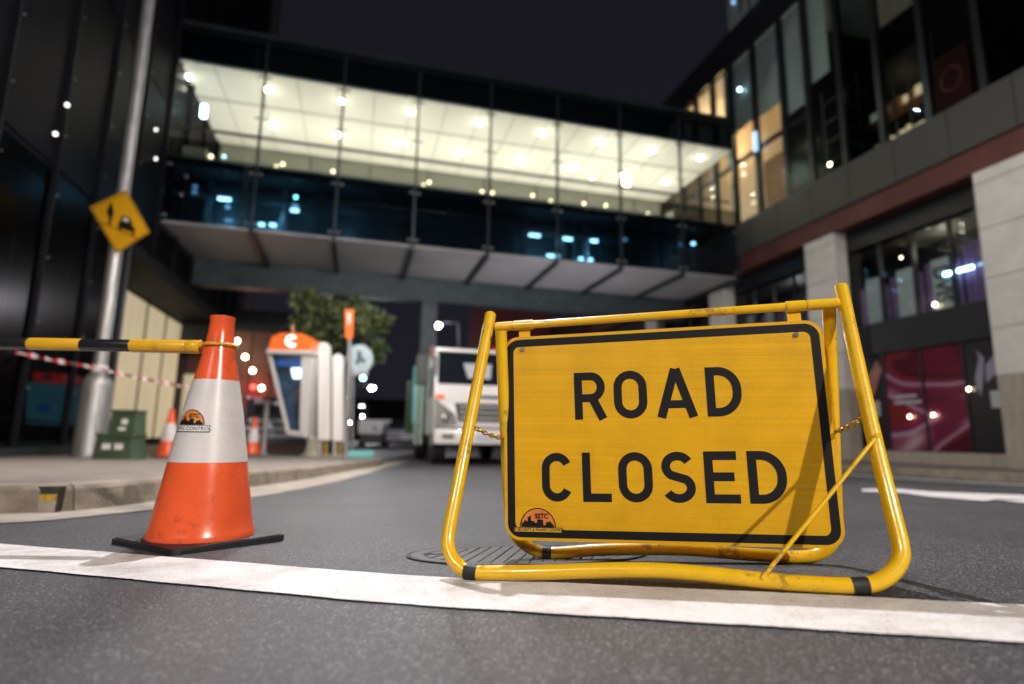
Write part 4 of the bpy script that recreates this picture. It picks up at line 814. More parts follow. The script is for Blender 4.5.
for a, b in zip(MX, MX[1:]):
    m = MB(); m.box(a + .03, b - .03, YB - .010, YB + .004, ZF + .48, ZC + .0); obj('glass_panel', m, 'clear', br)
    m = MB(); m.box(a + .03, b - .03, YB - .010, YB + .004, ZF + .01, ZF + .47); obj('kick_panel', m, 'kick', br)
    m = MB(); m.box(a + .03, b - .03, YB - .010, YB + .004, ZC + .02, ZT - .18); obj('upper_glass', m, 'lowglass', br)
    m = MB(); m.box(a + .03, b - .03, YB - .010, YB + .004, ZS + .02, ZF - .02); obj('lower_glass', m, 'lowglass', br)
    m = MB(); m.box(a + .05, b - .05, YB + .08, YB + 3.05, ZS - .03, ZS + .01); obj('soffit_panel', m, 'soffit', br)
for x in MX:
    m = MB(); m.box(x - .028, x + .028, YB - .06, YB + .03, ZS, ZT - .16); mu = obj('mullion', m, 'dsteel', br)
    for z_ in (ZC - .12, ZF + 1.25, ZS + .12, ZF - .25):
        m = MB()
        for sx in (-.12, .12): m.ball((x + sx, YB - .03, z_), .035, 8); m.box(x + min(0, sx), x + max(0, sx), YB - .04, YB - .02, z_ - .012, z_ + .012)
        obj('glass_fitting', m, 'dsteel' if z_ > ZF else 'galv', mu)
    m = MB(); m.box(x - .05, x + .05, YB + .0, YB + 3.05, ZS - .16, ZS + .015); obj('soffit_rib', m, 'dsteel', br)
m = MB(); m.box(XL0, XR0, YB - .02, YB + .04, ZF - .02, ZF + .01); obj('sill', m, 'dsteel', br)
m = MB(); m.box(XL0, XR0, YB + .25, YB + .30, ZF + .85, ZF + .90); obj('handrail', m, 'spandrel', br)
m = MB(); m.box(XL0, XR0, YB + 3.1, YB + 3.45, ZS - .72, ZS + .02); obj('rear_beam', m, 'teal', br)
m = MB(); m.box(XL0, XR0, YB + 3.06, YB + 3.5, ZS - .78, ZS - .70); obj('beam_flange', m, 'teal', br)
m = MB(); m.box(XL0, XR0, YB + 1.2, YB + 1.3, ZS + .05, ZF - .22); obj('web_plate', m, 'teal', br)
m = MB(); m.box(XL0, XR0, YB + 3.5, YB + BW + .1, ZS - .2, ZS - .1); obj('rear_soffit', m, 'dsteel', br)
# glowing bars stand in for reflections in the lower glass, braces behind
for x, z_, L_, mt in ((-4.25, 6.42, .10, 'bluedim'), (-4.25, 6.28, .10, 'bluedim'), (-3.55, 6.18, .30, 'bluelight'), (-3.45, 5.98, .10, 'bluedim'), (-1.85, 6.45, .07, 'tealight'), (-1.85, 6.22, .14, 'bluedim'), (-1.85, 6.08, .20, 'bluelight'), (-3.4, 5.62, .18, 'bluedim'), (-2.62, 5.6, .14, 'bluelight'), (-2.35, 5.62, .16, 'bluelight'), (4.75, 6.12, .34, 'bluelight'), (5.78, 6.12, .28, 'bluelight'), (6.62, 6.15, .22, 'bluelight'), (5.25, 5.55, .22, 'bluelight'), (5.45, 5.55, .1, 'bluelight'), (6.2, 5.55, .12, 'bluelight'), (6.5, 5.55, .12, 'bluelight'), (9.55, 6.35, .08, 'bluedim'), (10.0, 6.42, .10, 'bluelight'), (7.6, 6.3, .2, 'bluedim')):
    m = MB(); m.box(x - L_ / 2, x + L_ / 2, YB + .50, YB + .56, z_ - .035, z_ + .035, .012); obj('band_reflection', m, mt, br)
m = MB()
for x in (-4.0, -3.2, -2.2, -1.3, .2, 2.2, 4.4, 5.6, 6.0, 6.4, 7.6, 8.3, 9.0, 10.1): m.box(x, x + .12, YB + .7, YB + .82, ZS + .05, ZF - .22)
m.box(XL0, XR0, YB + .62, YB + .72, ZF - .75, ZF - .66); obj('brace', m, 'teal', br)
LX = [(-4.74), (-2.78), (-.88), (1.03), (3.02), (5.03), (6.95), (8.75), (10.5)]
for i, x in enumerate(LX):
    for j, y_ in enumerate((YB + .72, YB + 2.65)):
        xx = x - (.15 if j else 0); m = MB(); m.tube([(xx, y_, ZC + .018), (xx, y_, ZC - .025)], .085, 18); dl_ = obj('downlight', m, 'downlight', br)
        m = MB(); ringp = [(xx + .10 * math.cos(R(a)), y_ + .10 * math.sin(R(a)), ZC + .006) for a in range(0, 360, 24)]; m.tube(ringp, .014, 6, closed=True); obj('trim_ring', m, 'steel', dl_)
        light('downlight_lamp', (xx, y_, ZC - .35), 5, (1.0, .93, .74), .08)
for x in LX:  # unseen floor lamps added to brighten the ceiling and back wall
    m = MB(); m.box(x + .35, x + .65, YB + 2.4, YB + 2.6, ZF - .02, ZF + .05); obj('fill_fixture', m, 'steel', br)
    light('bridge_fill', (x + .5, YB + 2.5, ZF + .12), 118, (1.0, .95, .84), .03)
for x, p_ in ((-3.6, 9), (-2.3, 9), (-.5, 4), (5.2, 6), (6.6, 5), (9.6, 3)): light('band_fill', (x, YB + .45, 5.9), p_ * 2.6, (.35, .72, 1.0), .012)  # unseen lights added to tint the lower glass band blue
for x in (-4.5, 9.9): m = MB(); m.box(x - .30, x + .30, YB + 1.0, YB + 1.6, ZF - .02, ZF + .72); obj('planter_box' if x > 0 else 'bench', m, 'cream', br)
m = MB()
for k in range(-4, 12): m.box(k - .006, k + .006, YB + .1, YB + BW, ZC + .012, ZC + .03)
m.box(XL0, XR0, YB + 1.65, YB + 1.68, ZC + .008, ZC + .028); m.box(XL0, XR0, YB + 3.5, YB + 3.53, ZC + .008, ZC + .028); obj('ceiling_joints', m, 'spandrel', br)
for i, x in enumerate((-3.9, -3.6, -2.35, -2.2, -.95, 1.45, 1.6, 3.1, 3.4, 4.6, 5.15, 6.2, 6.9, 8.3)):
    m = MB(); m.ball((x, YB + .28, ZF + .20 + .06 * math.sin(i * 2.3)), .045, 8); obj('glass_glint', m, 'bluelight' if i == 1 else 'warmlight', br)  # glowing balls drawn for light reflected low in the glass
# glowing boxes standing for lamp reflections in the bridge glass
m = MB(); m.box(-4.42, -4.30, YB + .9, YB + 1.0, ZC - .95, ZC - .62); obj('lamp_reflection', m, 'bluelight', br)
m = MB(); m.box(7.85, 8.02, YB + .9, YB + 1.0, ZC - 1.2, ZC - .95); obj('lamp_reflection', m, 'downlight', br)
cx_, cy_ = (AT(424, 350, 19.0).x, YB + 3.3)
m = MB(); m.box(cx_ - .20, cx_ + .20, cy_ - .16, cy_ + .16, -.25, ZS - .70); m.box(cx_ - .24, cx_ + .24, cy_ - .22, cy_ - .15, -.25, ZS - .70); m.box(cx_ - .24, cx_ + .24, cy_ + .15, cy_ + .22, -.25, ZS - .70); obj('column', m, 'teal', br)

# ================================================================== LEFT BUILDING
lb = thing('glass_building', 'dark glass-clad building rising on the left of the street', 'building', (-7, 12, 0))
XL = -4.75
m = MB(); m.box(-14, XL - .06, 4.0, 26, 4.3, 26); obj('upper_wall', m, 'dwall', lb)
for i, y_ in enumerate([4.0 + 1.5 * k for k in range(14)]):
    for z0, z1 in ((4.35, 8.0), (8.02, 11.7), (11.72, 15.4), (15.42, 19.1)):
        m = MB(); m.box(XL - .05, XL - .02, y_ + .03, y_ + 1.47, z0 + .02, z1); gp = obj('glass_panel', m, 'dglass', lb)
    m = MB(); m.box(XL - .05, XL + .05, y_ - .025, y_ + .025, -.1 if y_ < 14 else 4.3, 20); fi = obj('glass_fin', m, 'dwall', lb)
    m = MB()
    for z_ in ((.9, 1.9, 2.9, 3.9) if y_ < 14 else ()) + (4.9, 5.9, 7.0, 8.0, 9.1, 10.2, 11.3, 12.4, 13.5, 14.6, 15.7): m.ball((XL + .06, y_ + .06, z_), .011, 6)
    obj('fittings', m, 'steel', fi)
m = MB(); m.box(-14, XL - .06, 4.0, 26, 4.05, 4.30); obj('canopy_edge', m, 'dwall', lb)
for k in range(6):
    y_ = 4.0 + 1.5 * k; m = MB(); m.box(XL - .05, XL - .02, y_ + .03, y_ + 1.47, .02, 4.28); obj('street_glass', m, 'coated', lb)
m = MB(); m.box(XL - .1, XL + .06, 4.0, 13.0, -.3, .03); obj('street_plinth', m, 'dsteel', lb)
# recessed ground floor
m = MB(); m.box(-14, -6.6, 4, 16.2, -.3, 4.05); obj('ground_wall', m, 'dwall', lb)
for y_ in (6.0, 8.2, 10.4, 12.6, 14.8):
    m = MB(); m.box(-6.58, -6.54, y_ + .04, y_ + 2.14, -.05, 4.0); obj('shop_glass', m, 'dglass', lb)
    m = MB(); m.box(-6.6, -6.46, y_ - .04, y_ + .04, -.1, 4.05); obj('shop_mullion', m, 'dsteel', lb)
m = MB(); m.box(-6.56, -6.3, 6, 16.2, -.12, .06); obj('plinth', m, 'concrete', lb)
m = MB(); A = onp = None
qa = ONP(-40, 412.5, Vector((-5.2, 0, 0)), Vector((1, 0, 0))); qb = ONP(130, 432, Vector((-5.2, 0, 0)), Vector((1, 0, 0)))
m.tube([(-5.2, 6.0, .55), (-5.2, 16, .34)], .02, 8); obj('low_rail', m, 'steel', lb)
# lit shopfront beyond
for k in range(3):
    y0 = 17.0 + k * 1.75; m = MB(); m.box(-6.12, -6.08, y0 + .05, y0 + 1.70, .1, 4.0); obj('lit_window', m, 'shoplit', lb)
    m = MB(); m.box(-6.13, -6.05, y0 - .02, y0 + .02, -.2, 4.3); obj('shop_mullion', m, 'dsteel', lb)
m = MB(); m.box(-14, -6.2, 16.2, 23, -.3, 4.3); obj('ground_wall', m, 'dwall', lb)
m = MB(); m.box(XL - .25, XL + .02, 12.9, 13.3, -.3, 4.2); obj('column', m, 'dsteel', lb)
m = MB(); m.box(-6.0, XL, 22.0, 22.4, 3.2, 4.2); obj('transverse_beam', m, 'dsteel', lb)
for k, (y_, z_) in enumerate(((9.9, 5.35), (9.7, 4.75), (13.6, 6.95), (13.8, 6.35), (10.6, 3.6))):
    m = MB(); m.ball((XL + .08 if z_ > 4 else -6.3, y_, z_), .03, 8); obj('marker_or_glint', m, 'signlit', lb)  # small glowing balls imitate glints on the facade fittings
# red-topped machine inside the recess
vq = AT(47, 428, 11.8)
vm = thing('vending_machine', 'dim machine with a red header and teal front in the dark left recess', 'vending machine', vq)
fn = lambda xx, yy, w=0: AT(xx, yy, 11.8 - w)
fp('cabinet', [(27, 382), (65, 384), (63, 426), (26, 424)], 0, .5, 'tealpanel', vm, fn); fp('header', [(33, 372), (63, 374), (63, 382), (33, 381)], .03, .5, 'redbox', vm, fn)
fp('header_mark', [(43, 374), (50, 374.5), (50, 380), (43, 379.5)], .035, .01, 'tie', vm, fn); fp('screen', [(37, 403), (50, 404), (49, 413), (37, 412)], .01, .02, 'bluepanel', vm, fn)
# ================================================================== BUILDINGS BEYOND
fb = thing('brown_building', 'brown-walled low building with string lights beyond the bridge at left', 'building', (-6, 25, 0))
m = MB(); m.box(-14, -1.6, 24, 30, -.3, 4.6); obj('wall', m, 'brick', fb); m = MB(); m.box(-14, -1.5, 23.7, 24.0, 4.2, 5.0); obj('parapet', m, 'dsteel', fb)
for k in range(7): m = MB(); xk = -6.3 + k * .75; m.box(xk, xk + .02, 23.95, 24.0, 0, 4.2); obj('wall_joint', m, 'dwall', fb)
for x, y_ in ((237, 341), (245, 357), (252.5, 370.5), (261.5, 388), (157, 386)):
    q = AT(x, y_, 21.5); m = MB(); m.ball(q, .085, 10); obj('string_lamp', m, 'warmlight', fb)
q = AT(253, 387, 22.2); m = MB(); m.ball(q, .10, 8); obj('red_lamp', m, 'redglow', fb); light('red_lamp_glow', AT(254, 387, 21.8), 14, (1, .05, .03), .15)
m = MB(); m.box(-6.2, -5.2, 23.6, 23.95, .3, 2.4); obj('pale_display', m, 'shoplit', fb)
tw = thing('tower_block', 'pinkish grey tower rising behind the left end of the bridge', 'building', (-9, 48, 0))
m = MB(); m.box(-15, -9.4, 45, 55, -.3, 70); obj('wall', m, 'pinkwall', tw)
m = MB()
for k in range(18): m.box(-14.8, -9.6, 44.95, 45.0, 3 + k * 3.6, 3.12 + k * 3.6)
obj('floor_band', m, 'dwall', tw)
rb = thing('red_building', 'low dark red building across the far end of the street', 'building', (14, 40, 0))
m = MB(); m.box(7.5, 11.0, 32, 40, -.3, 9); obj('wall', m, 'redwall', rb); m = MB(); m.box(7.4, 11.0, 31.8, 32, 4.4, 5.4); obj('sign_band', m, 'redbox', rb)
for k in range(4): m = MB(); m.box(7.8 + k * .8, 8.4 + k * .8, 31.9, 31.98, 1.2, 3.6); obj('window', m, 'tie', rb)
fs = thing('far_building', 'dark low building closing the end of the street beyond the trucks', 'building', (0, 70, 0))
m = MB(); m.box(-10, 7, 70, 76, -.3, 4.5); obj('wall', m, 'dwall', fs)
for k in range(9): m = MB(); m.box(-9 + k * 1.8, -8 + k * 1.8, 69.95, 70.0, .8, 2.4); obj('window', m, 'dglass', fs)
# far lamps
def far_lamp(px, py, dep, rpx, label, h=None, arm=1.0, power=0, grp='street lamps far down the street', mat='street'):
    q = AT(px, py, dep); b = Vector((q.x + arm, q.y, -.23)); t = thing('street_lamp', label, 'street lamp', b, grp)
    m = MB(); m.tube(cat([b, Vector((b.x, b.y, q.z - .3)), Vector((b.x - arm * .3, b.y, q.z + .12)), Vector((q.x + .05 * arm, q.y, q.z + .08))], 5), .035, 8); obj('pole', m, 'trim', t)
    m = MB(); r_ = rpx * dep / F; m.tube([(q.x, q.y, q.z + r_ * .2), (q.x, q.y, q.z + r_ * 1.1)], [r_ * 1.3, r_ * .6], 14); obj('lamp_head', m, 'dsteel', t)
    m = MB(); m.ball(q, r_, 12); obj('lens', m, mat, t)
    if power: light('street_lamp_light', q + Vector((0, -.3, -.1 - r_)), power, (1, .96, 1), .15)
far_lamp(438, 325, 24, 3.0, 'bright street lamp above the truck cab, right of the bridge column', arm=.9, power=350)
far_lamp(372, 387.5, 40, 2.4, 'bright street lamp between the tree and the truck', arm=-1.2, power=500)
for i, (x, y_, lab) in enumerate(((343, 398, 'dim small lamp just right of the second white post panel'), (347.5, 412, 'lamp left of the far pair, upper one behind the bus stop pole'), (349, 422, 'lamp left of the far pair, lowest of the cluster'), (361.5, 406, 'upper lamp of the far cluster above the distant truck'), (361.5, 416, 'lower lamp of the far cluster just above the distant truck'), (347, 444, 'lowest far lamp, near the kerb by the bus stop pole'), (389, 437.5, 'far lamp right beside the distant truck'))):
    far_lamp(x, y_, 46 + i, 1.35, lab, arm=.5, grp='small lamps far down the street')
q = AT(363, 378, 30); t = thing('traffic_signal', 'traffic signal glowing green on a thin pole under the tree', 'traffic light', (q.x, q.y, -.23))
m = MB(); m.tube([(q.x, q.y + .15, -.23), (q.x, q.y + .15, q.z + .7)], .05, 8); obj('pole', m, 'dsteel', t); m = MB(); m.box(q.x - .2, q.x + .2, q.y - .02, q.y + .12, q.z - .25, q.z + .85, .03); obj('housing', m, 'trim', t)
for k, mt in ((0, 'tealight'), (.3, 'dglass'), (.6, 'dglass')): m = MB(); m.ball((q.x, q.y - .03, q.z + k), .11, 10); obj('lens', m, mt, t)
q = AT(317.5, 325, 20); 
far_lamp(323, 323, 20, 1.6, 'small lamp shining through the tree crown', arm=-.3, grp='small lamps far down the street')

# ================================================================== RIGHT BUILDING
rt = thing('retail_building', 'retail building on the right with stone columns, posters and dark upper glazing', 'building', (XR, 10, 0))
D = 3.2
m = MB(); m.box(XR - .10, XR + .30, 2, 34, 5.95, 6.97); obj('spandrel', m, 'spandrel', rt)
m = MB()
for y_ in [3.2 + 1.22 * k for k in range(24)]: m.box(XR - .104, XR - .09, y_, y_ + .015, 5.95, 6.97)
obj('spandrel_joints', m, 'dwall', rt)
m = MB(); m.box(XR - .04, XR + .32, 2, 34, 5.45, 5.95); obj('red_beam', m, 'redbeam', rt)
m = MB(); m.box(XR + .32, XR + D, 2, 34, 5.40, 5.50); obj('soffit', m, 'dwall', rt)
m = MB(); m.box(XR + .34, XR + .5, 2, 34, 4.90, 5.42); obj('head_panel', m, 'trim', rt)
m = MB(); m.box(XR + .30, XR + .5, 2, 34, 2.32, 3.05); obj('mid_panel', m, 'trim', rt)
m = MB(); m.box(XR + .22, XR + .5, 2, 34, -.3, .12); obj('plinth', m, 'stonelow', rt)
m = MB(); m.box(XR + D, XR + D + .2, 2, 34, -.3, 13); obj('back_wall', m, 'dwall', rt)
for y0, y1 in ((6.55, 7.78), (11.15, 12.15), (15.6, 16.5), (20.0, 20.9), (2.0, 3.0)):
    m = MB(); m.box(XR - .03, XR + .32, y0, y1, 1.55, 5.45); c_ = obj('column', m, 'stone', rt)
    m = MB(); m.box(XR - .03, XR + .32, y0, y1, -.3, 1.545); obj('column_base', m, 'stonelow', c_)
    m = MB()
    for z_ in (2.4, 3.35, 4.3, 5.2): m.box(XR - .034, XR - .02, y0, y1, z_, z_ + .012)
    obj('tile_joints', m, 'spandrel', c_)
# shop windows with curtains
bays = [(7.80, 11.13), (12.17, 15.58), (16.52, 19.98), (3.02, 6.53)]
for bi, (y0, y1) in enumerate(bays):
    n = 4; st_ = (y1 - y0) / n
    for k in range(n):
        ya = y0 + k * st_; m = MB(); m.box(XR + .36, XR + .375, ya + .03, ya + st_ - .03, 3.07, 4.88); w_ = obj('upper_window', m, 'clear', rt)
        m = MB(); m.box(XR + .34, XR + .42, ya - .035, ya + .035, 3.05, 4.90); obj('window_mullion', m, 'trim', w_)
        m = MB(); m.smooth = False
        def pleat(ya_, yb_, z0, z1):
            N_ = max(4, int((yb_ - ya_) / .045)); A = []; B = []
            for i in range(N_ + 1): yy = ya_ + (yb_ - ya_) * i / N_; xx = XR + .62 + .03 * math.sin(i * 2.1 + k); A.append(m.bm.verts.new((xx, yy, z0))); B.append(m.bm.verts.new((xx, yy, z1)))
            for i in range(N_): m.bm.faces.new((A[i], A[i + 1], B[i + 1], B[i]))
        if bi == 0 and k == 0: pleat(ya + .05, ya + st_ - .02, 3.05, 4.35)
        else: pleat(ya + .04, ya + st_ * .30, 3.05, 4.2 - .08 * k); pleat(ya + st_ * .72, ya + st_ - .03, 3.05, 4.25 - .08 * k)
        m.nofix = True; obj('curtain', m, 'curtain', w_)
        if not (bi == 0 and k == 0): m = MB(); m.box(XR + .56, XR + .58, ya + st_ * .28, ya + st_ * .74, 3.05, 4.2); obj('pale_banner', m, 'palecurt', w_)
    m = MB(); m.box(XR + .34, XR + D, y0 - .3, y1 + .3, 4.90, 4.95); obj('shop_ceiling', m, 'spandrel', rt)
    m = MB(); m.box(XR + 1.4, XR + 1.5, y0 - .3, y1 + .3, 3.0, 4.9); obj('shop_back_wall', m, 'dwall', rt)
# vertical lettering on the pale banner
b = text_bm('DVIS', .48, .012); 
yc = 7.80 + 3.33 / 4 * 1.5
obj('banner_lettering', mapped(b, lambda x, y, z: Vector((XR + .553, yc - y * 1.0, 3.62 - x * .82))), 'trim', rt)
for y_, z_ in ((8.35, 4.72), (9.2, 3.22), (10.2, 4.6)): m = MB(); m.ball((XR + .9 if z_ > 4 else XR + .5, y_, z_), .035 if z_ != 4.6 else .02, 8); obj('shop_lamp', m, 'warmlight', rt)
light('shop_glow', (XR + 1.0, 9.2, 4.6), 12, (1, .92, .8), .1); light('shop_glow', (XR + 1.0, 13.6, 4.6), 9, (.9, .9, 1), .1)
m = MB(); m.box(XR + .50, XR + .53, 8.35, 8.95, 3.78, 3.84); obj('cold_tube', m, 'bluelight', rt); m = MB(); m.box(XR + .50, XR + .53, 7.95, 8.25, 3.80, 3.84); obj('cold_tube', m, 'bluedim', rt)
# ground posters
PY_ = [7.80, 8.62, 9.52, 10.42, 11.10]
for k, (ya, yb) in enumerate(zip(PY_, PY_[1:])):
    mt = ('suit', 'poster', 'poster', 'suit')[k]
    m = MB(); m.box(XR + .36, XR + .38, ya + .02, yb - .02, .14, 2.30); po = obj('poster', m, mt, rt)
    m = MB(); m.box(XR + .33, XR + .40, ya - .02, ya + .02, .12, 2.32); obj('poster_frame', m, 'trim', po)
    if k == 0:
        X_ = XR + .357
        m = MB(); m.prism([(X_, 8.38, 2.12), (X_, 8.33, 1.98), (X_, 8.45, 1.55), (X_, 8.38, 1.20), (X_, 8.28, 1.62), (X_, 8.24, 1.95)], (-.003, 0, 0)); obj('tie_print', m, 'tie', po)
        m = MB(); m.prism([(X_, 8.22, 1.80), (X_, 7.84, 2.22), (X_, 7.84, 1.80), (X_, 8.25, 1.45)], (-.003, 0, 0)); obj('shirt_print', m, 'tie', po)
        m = MB(); m.box(X_ - .006, X_, 7.83, 8.20, .98, 1.30); obj('notice', m, 'paper', po)
    if k == 3:
        X_ = XR + .357; m = MB(); m.prism([(X_, 11.05, 1.6), (X_, 10.6, 2.2), (X_, 10.5, 1.95), (X_, 10.8, 1.3)], (-.003, 0, 0)); obj('hand_print', m, 'skin', po); m = MB(); m.box(X_ - .006, X_, 10.62, 10.9, .9, 1.25); obj('notice', m, 'paper', po)
    if k == 2:
        X_ = XR + .357
        for z_, a_, b_ in ((1.28, 9.70, 10.22), (1.15, 9.60, 10.25)): m = MB(); m.box(X_ - .004, X_, a_, b_, z_, z_ + .06); obj('blurred_text_line', m, 'paper', po)
# glowing balls in place of lamps mirrored in the posters
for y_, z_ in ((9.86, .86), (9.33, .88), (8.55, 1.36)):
    m = MB(); m.ball((XR + .30, y_, z_), .028, 8); obj('poster_glint', m, 'warmlight', rt)
for bi, (y0, y1) in enumerate(bays[1:]):
    for k in range(3):
        ya = y0 + (y1 - y0) * k / 3; m = MB(); m.box(XR + .36, XR + .38, ya + .03, y0 + (y1 - y0) * (k + 1) / 3 - .03, .14, 2.30); obj('shop_window', m, 'dglass', rt)
# upper storeys
UM = [3.0, 4.1, 5.2, 6.3, 7.4, 8.5, 9.6, 10.65, 11.70, 12.62, 13.80, 14.92, 15.9, 16.9, 17.9, 18.9, 19.9, 22]
ZU0, ZU1 = 6.97, 12.55
for i, y_ in enumerate(UM):
    m = MB(); m.box(XR - .02, XR + .14, y_ - .07, y_ + .07, ZU0, ZU1); obj('upper_mullion', m, 'trim', rt)
for i, (ya, yb) in enumerate(zip(UM, UM[1:])):
    m = MB(); m.box(XR + .04, XR + .055, ya + .08, yb - .08, ZU0 + .02, ZU1 - .02); obj('upper_glass', m, 'lowglass' if (ya < 10 and ya != 7.4 and ya != 8.5) else 'clear', rt)
for ya, yb, zb in ((14.92, 13.80, 10.15), (13.80, 12.62, 10.05), (12.62, 11.70, 9.45), (11.70, 10.95, 9.85), (15.45, 14.95, 9.0)):
    m = MB(); m.box(XR + .12, XR + .14, min(ya, yb) + .08, max(ya, yb) - .08, zb, ZU1); obj('roller_blind', m, 'blind', rt)
m = MB(); m.box(XR - .06, XR + .3, 2, 34, ZU1, ZU1 + 1.1); obj('cornice', m, 'trim', rt)
m = MB(); m.box(XR + .1, XR + D, 2, 34, ZU1 - .05, ZU1); obj('upper_ceiling', m, 'cream', rt)
m = MB(); m.box(XR + .1, XR + D, 2, 34, ZU0 - .1, ZU0 - .02); obj('upper_floor', m, 'wood', rt)
m = MB(); m.box(XR + .15, XR + D, 12.56, 12.62, ZU0, ZU1); obj('partition', m, 'trim', rt)
m = MB(); m.box(XR + 2.2, XR + 2.3, 12.65, 34, ZU0, ZU1); obj('inner_wall', m, 'room', rt)
m = MB(); m.box(XR + .5, XR + .7, 12.7, 13.6, ZU0, 8.6); m.box(XR + .9, XR + 1.1, 13.7, 14.6, ZU0, 9.1); obj('display_screen', m, 'wood', rt)
m = MB(); m.box(XR + .06, XR + .12, 11.7, 34, 9.0, 9.14); obj('transom', m, 'trim', rt)
for y_, z_ in ((13.2, 8.3), (13.0, 7.35), (11.9, 7.75), (15.0, 11.3), (12.2, 7.3)):
    m = MB(); m.ball((XR + .75, y_, z_), .055, 10); obj('ceiling_lamp', m, 'warmlight', rt)
light('room_lamp', (XR + 1.2, 13.4, 11.2), 85, (1, .72, .42), .15); light('room_lamp', (XR + 1.2, 17.5, 11.2), 120, (1, .68, .36), .15); light('room_lamp', (XR + 1.0, 12.6, 8.8), 26, (1, .82, .55), .12)
# warm shelf room behind dark louvres
m = MB(); m.box(XR + .9, XR + 1.0, 8.9, 10.6, ZU0 - .02, 9.6); shf = obj('shelf_wall', m, 'dwall', rt)
sr = random.Random(9)
for row in range(2):
    for k in range(9):
        y_ = 9.0 + k * .17; z0 = 7.25 + row * .85; m = MB(); hh = sr.uniform(.24, .36); m.box(XR + .72, XR + .88, y_, y_ + sr.uniform(.09, .15), z0, z0 + hh); obj('shelf_box', m, random.Random(k + row * 7).choice(['shoplit', 'shoplit', 'cream', 'wood', 'redbox' if row == 0 and k == 4 else 'shoplit']), shf)  # boxes glow by themselves; the shelf lighting is put into their material
m = MB(); m.box(XR + .62, XR + .9, 8.9, 10.6, 7.19, 7.24); m.box(XR + .62, XR + .9, 8.9, 10.6, 8.04, 8.09); obj('shelf', m, 'wood', shf)
light('office_lamp', (XR + 1.3, 11.6, 8.3), 9, (.6, 1.0, .85), .02)
light('shelf_lamp', (XR + .55, 9.8, 9.2), 5, (1, .72, .38), .01)
for k in range(5): m = MB(); m.tube([(XR + .3, 8.75 + k * .36, ZU0 + .1), (XR + .3, 8.75 + k * .36, 8.9)], .022, 8); obj('louvre_rod', m, 'spandrel', rt)
for y0, y1, z0, z1 in ((10.4, 11.5, 7.2, 8.6),):
    for k in range(4): m = MB(); m.tube([(XR + .28, y0, z0 + k * .55 + .3), (XR + .28, y1, z0 + k * .55 + .3)], .02, 8); obj('stair_rail', m, 'spandrel', rt)
    for k in range(3): m = MB(); m.tube([(XR + .28, y0 + k * .55, z0 - .2), (XR + .28, y0 + k * .55, z0 + 2.3)], .03, 8); obj('stair_post', m, 'spandrel', rt)
m = MB(); m.box(XR - .10, XR - .03, 7.55, 8.25, 7.0, 8.15); rs = obj('red_sign', m, pbr('dim_red_sign', (0.014, 0.003, 0.003), 0.8, spec=.1), rt)
m = MB(); ringp = [(XR - .105, 7.9 + .2 * math.cos(R(a)), 7.55 + .25 * math.sin(R(a))) for a in range(0, 360, 20)]; m.tube(ringp, .02, 6, closed=True); obj('sign_mark', m, pbr('dim_red_mark', (0.07, 0.008, 0.008), 0.4), rs)
# top level glass and small roof antenna lamps
for i, (ya, yb) in enumerate(zip(UM[6:11], UM[7:12])): m = MB(); m.box(XR + .04, XR + .06, ya + .06, yb - .06, ZU1 + 1.1, ZU1 + 5); obj('top_glass', m, 'blind', rt)
m = MB(); m.box(XR - .30, XR - .2, 13.95, 14.12, ZU1 + 1.3, ZU1 + 3.2); bl = obj('blade_sign', m, 'blind', rt)
for k in range(3): m = MB(); m.ball((XR - .36, 14.03, ZU1 + 1.6 + k * .5), .06, 8); obj('sign_lamp', m, 'bluedim', bl)
m = MB(); m.ball((XR - .05, 14.35, 11.35), .05, 8); obj('white_lamp', m, 'bluelight', rt)
m = MB(); m.box(XR - .16, XR - .08, 13.62, 13.74, 8.9, 9.5); obj('cold_sign', m, 'bluedim', rt)

# ================================================================== LIGHT
w = bpy.data.worlds.new('World'); S.world = w; w.use_nodes = True; N = w.node_tree.nodes; L = w.node_tree.links; bg = N['Background']
tc = N.new('ShaderNodeTexCoord'); sp = N.new('ShaderNodeSeparateXYZ'); L.new(tc.outputs['Generated'], sp.inputs[0])
rp = N.new('ShaderNodeValToRGB'); e = rp.color_ramp.elements; e[0].position = 0.0; e[0].color = (.0135, .0130, .0205, 1); e[1].position = .8; e[1].color = (.0080, .0075, .0115, 1); L.new(sp.outputs[2], rp.inputs[0]); L.new(rp.outputs[0], bg.inputs['Color']); bg.inputs['Strength'].default_value = 1.0
K1 = Vector((cpos.x, cpos.y, 0)) + FH * 3.9 + RH * 0.55 + Vector((0, 0, 8.0))
light('street_lamp_overhead', K1, 2700, (.97, .95, 1.0), .06, 'SPOT', target=(0.3, 1.8, 0), spot=120, blend=.6)
# front key: street lamp behind the camera on the right, direction read from the shadow of the stay on the board
sh = ONP(806, 474, PC, EN); kd = (FP(874, 437) - sh).normalized()
DBG = [('kd', kd.dot(RH), kd.dot(FH), kd.z), ('join gap', (FP(874, 437) - PC).dot(EN)), ('footL', (fL - PC).dot(EN)), ('footR', (fR - PC).dot(EN)), ('rearL', (rL - PC).dot(EN)), ('rearR', (rR - PC).dot(EN)), ('clr', PV(-.45, -.3).z - g(*PV(-.45, -.3).xy), PV(.45, -.3).z - g(*PV(.45, -.3).xy)), ('fd', fL.dot(FH), fR.dot(FH))]
K2 = PC + kd * 9.0
light('street_lamp_overhead_glow', K1 + Vector((0, .1, .1)), 420, (.97, .95, 1.0), .05)
light('street_lamp_behind', K2, 2800, (1.0, .92, .84), .10, 'SPOT', target=PC, spot=120, blend=.8)
light('left_street_lamp', (-2.2, 4.5, 5.2), 400, (1.0, .78, .58), .2, 'SPOT', target=(-2.4, 7.5, 0), spot=105, blend=.8)
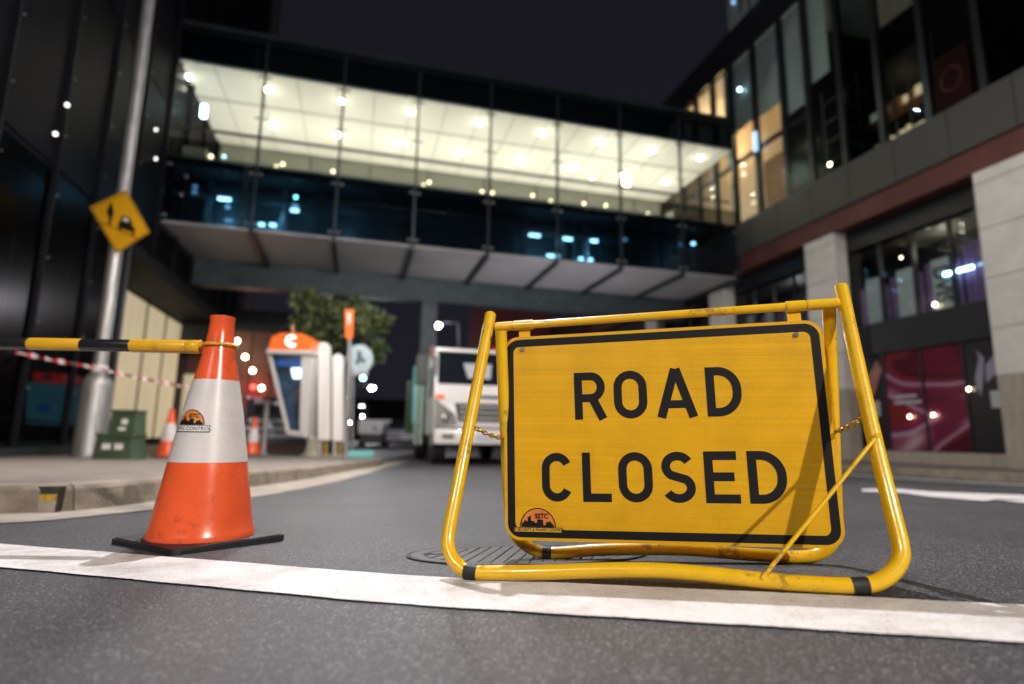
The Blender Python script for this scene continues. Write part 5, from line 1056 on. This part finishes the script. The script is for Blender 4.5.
light('street_lamp_right', (6.0, 5.0, 8.5), 560, (1.0, .95, .88), .06, 'SPOT', target=(9.5, 7.5, 0), spot=130, blend=.7)
light('soffit_fill', (-2.0, 14.0, .3), 2900, (1, .94, .95), .03, 'SPOT', target=(-1.8, 16.4, 5.2), spot=125, blend=.9)  # unseen spot added to brighten the soffit at the left
light('soffit_fill', (5.4, 14.6, .3), 330, (.95, .93, 1.0), .03, 'SPOT', target=(5.6, 16.4, 5.2), spot=125, blend=.9)  # second added spot, for the soffit further right
light('tower_fill', (-8.5, 34, 3), 9000, (1, .86, .88), .3, 'SPOT', target=(-11, 45, 38), spot=70, blend=.6)  # unseen flood added to lift the dark tower wall
light('fill_behind_left', (-4.5, -3.5, 5.0), 880, (1.0, .93, .92), .3, 'SPOT', target=(0, 2, 0), spot=110, blend=.8)  # unseen fill added to soften the shadow on the board
light('street_level_fill', (-0.6, 7.6, 3.9), 360, (1, .90, .88), .35)  # added fill, no fixture: lights soffit, truck, tree and booth
light('truck_front_fill', (1.2, 7.6, 3.2), 110, (1, .97, .95), .05)  # unseen point light added to brighten the cab front
light('truck_side_fill', (-.2, 10.5, 2.6), 60, (.75, 1.0, .95), .3)  # extra fill added for the teal parts beside the cab
light('facade_lamp', (7.8, 11.5, 9.6), 45, (.80, .95, 1.0), .02)

cd = bpy.data.cameras.new('Camera'); cam = bpy.data.objects.new('Camera', cd); COL.objects.link(cam)
cd.sensor_width = 36; cd.lens = 36 * F / 1024; cd.clip_end = 500; cd.clip_start = 0.02
cam.matrix_world = Matrix((( CR.x, CU.x, -FWD.x, CAM.x), (CR.y, CU.y, -FWD.y, CAM.y), (CR.z, CU.z, -FWD.z, CAM.z), (0, 0, 0, 1)))
cd.dof.use_dof = True; cd.dof.focus_distance = (PC - CAM).dot(FWD) * .97; cd.dof.aperture_fstop = 1.3; cd.dof.aperture_blades = 9
S.camera = cam
S.view_settings.view_transform = 'Standard'; S.view_settings.look = 'None'; S.view_settings.exposure = 0; S.view_settings.gamma = 1
S.cycles.use_denoising = True
try: S.cycles.denoiser = 'OPENIMAGEDENOISE'
except Exception: pass
S.cycles.max_bounces = 7; S.cycles.diffuse_bounces = 3; S.cycles.glossy_bounces = 3; S.cycles.transparent_max_bounces = 12; S.cycles.sample_clamp_indirect = 4; S.cycles.caustics_reflective = False; S.cycles.caustics_refractive = False
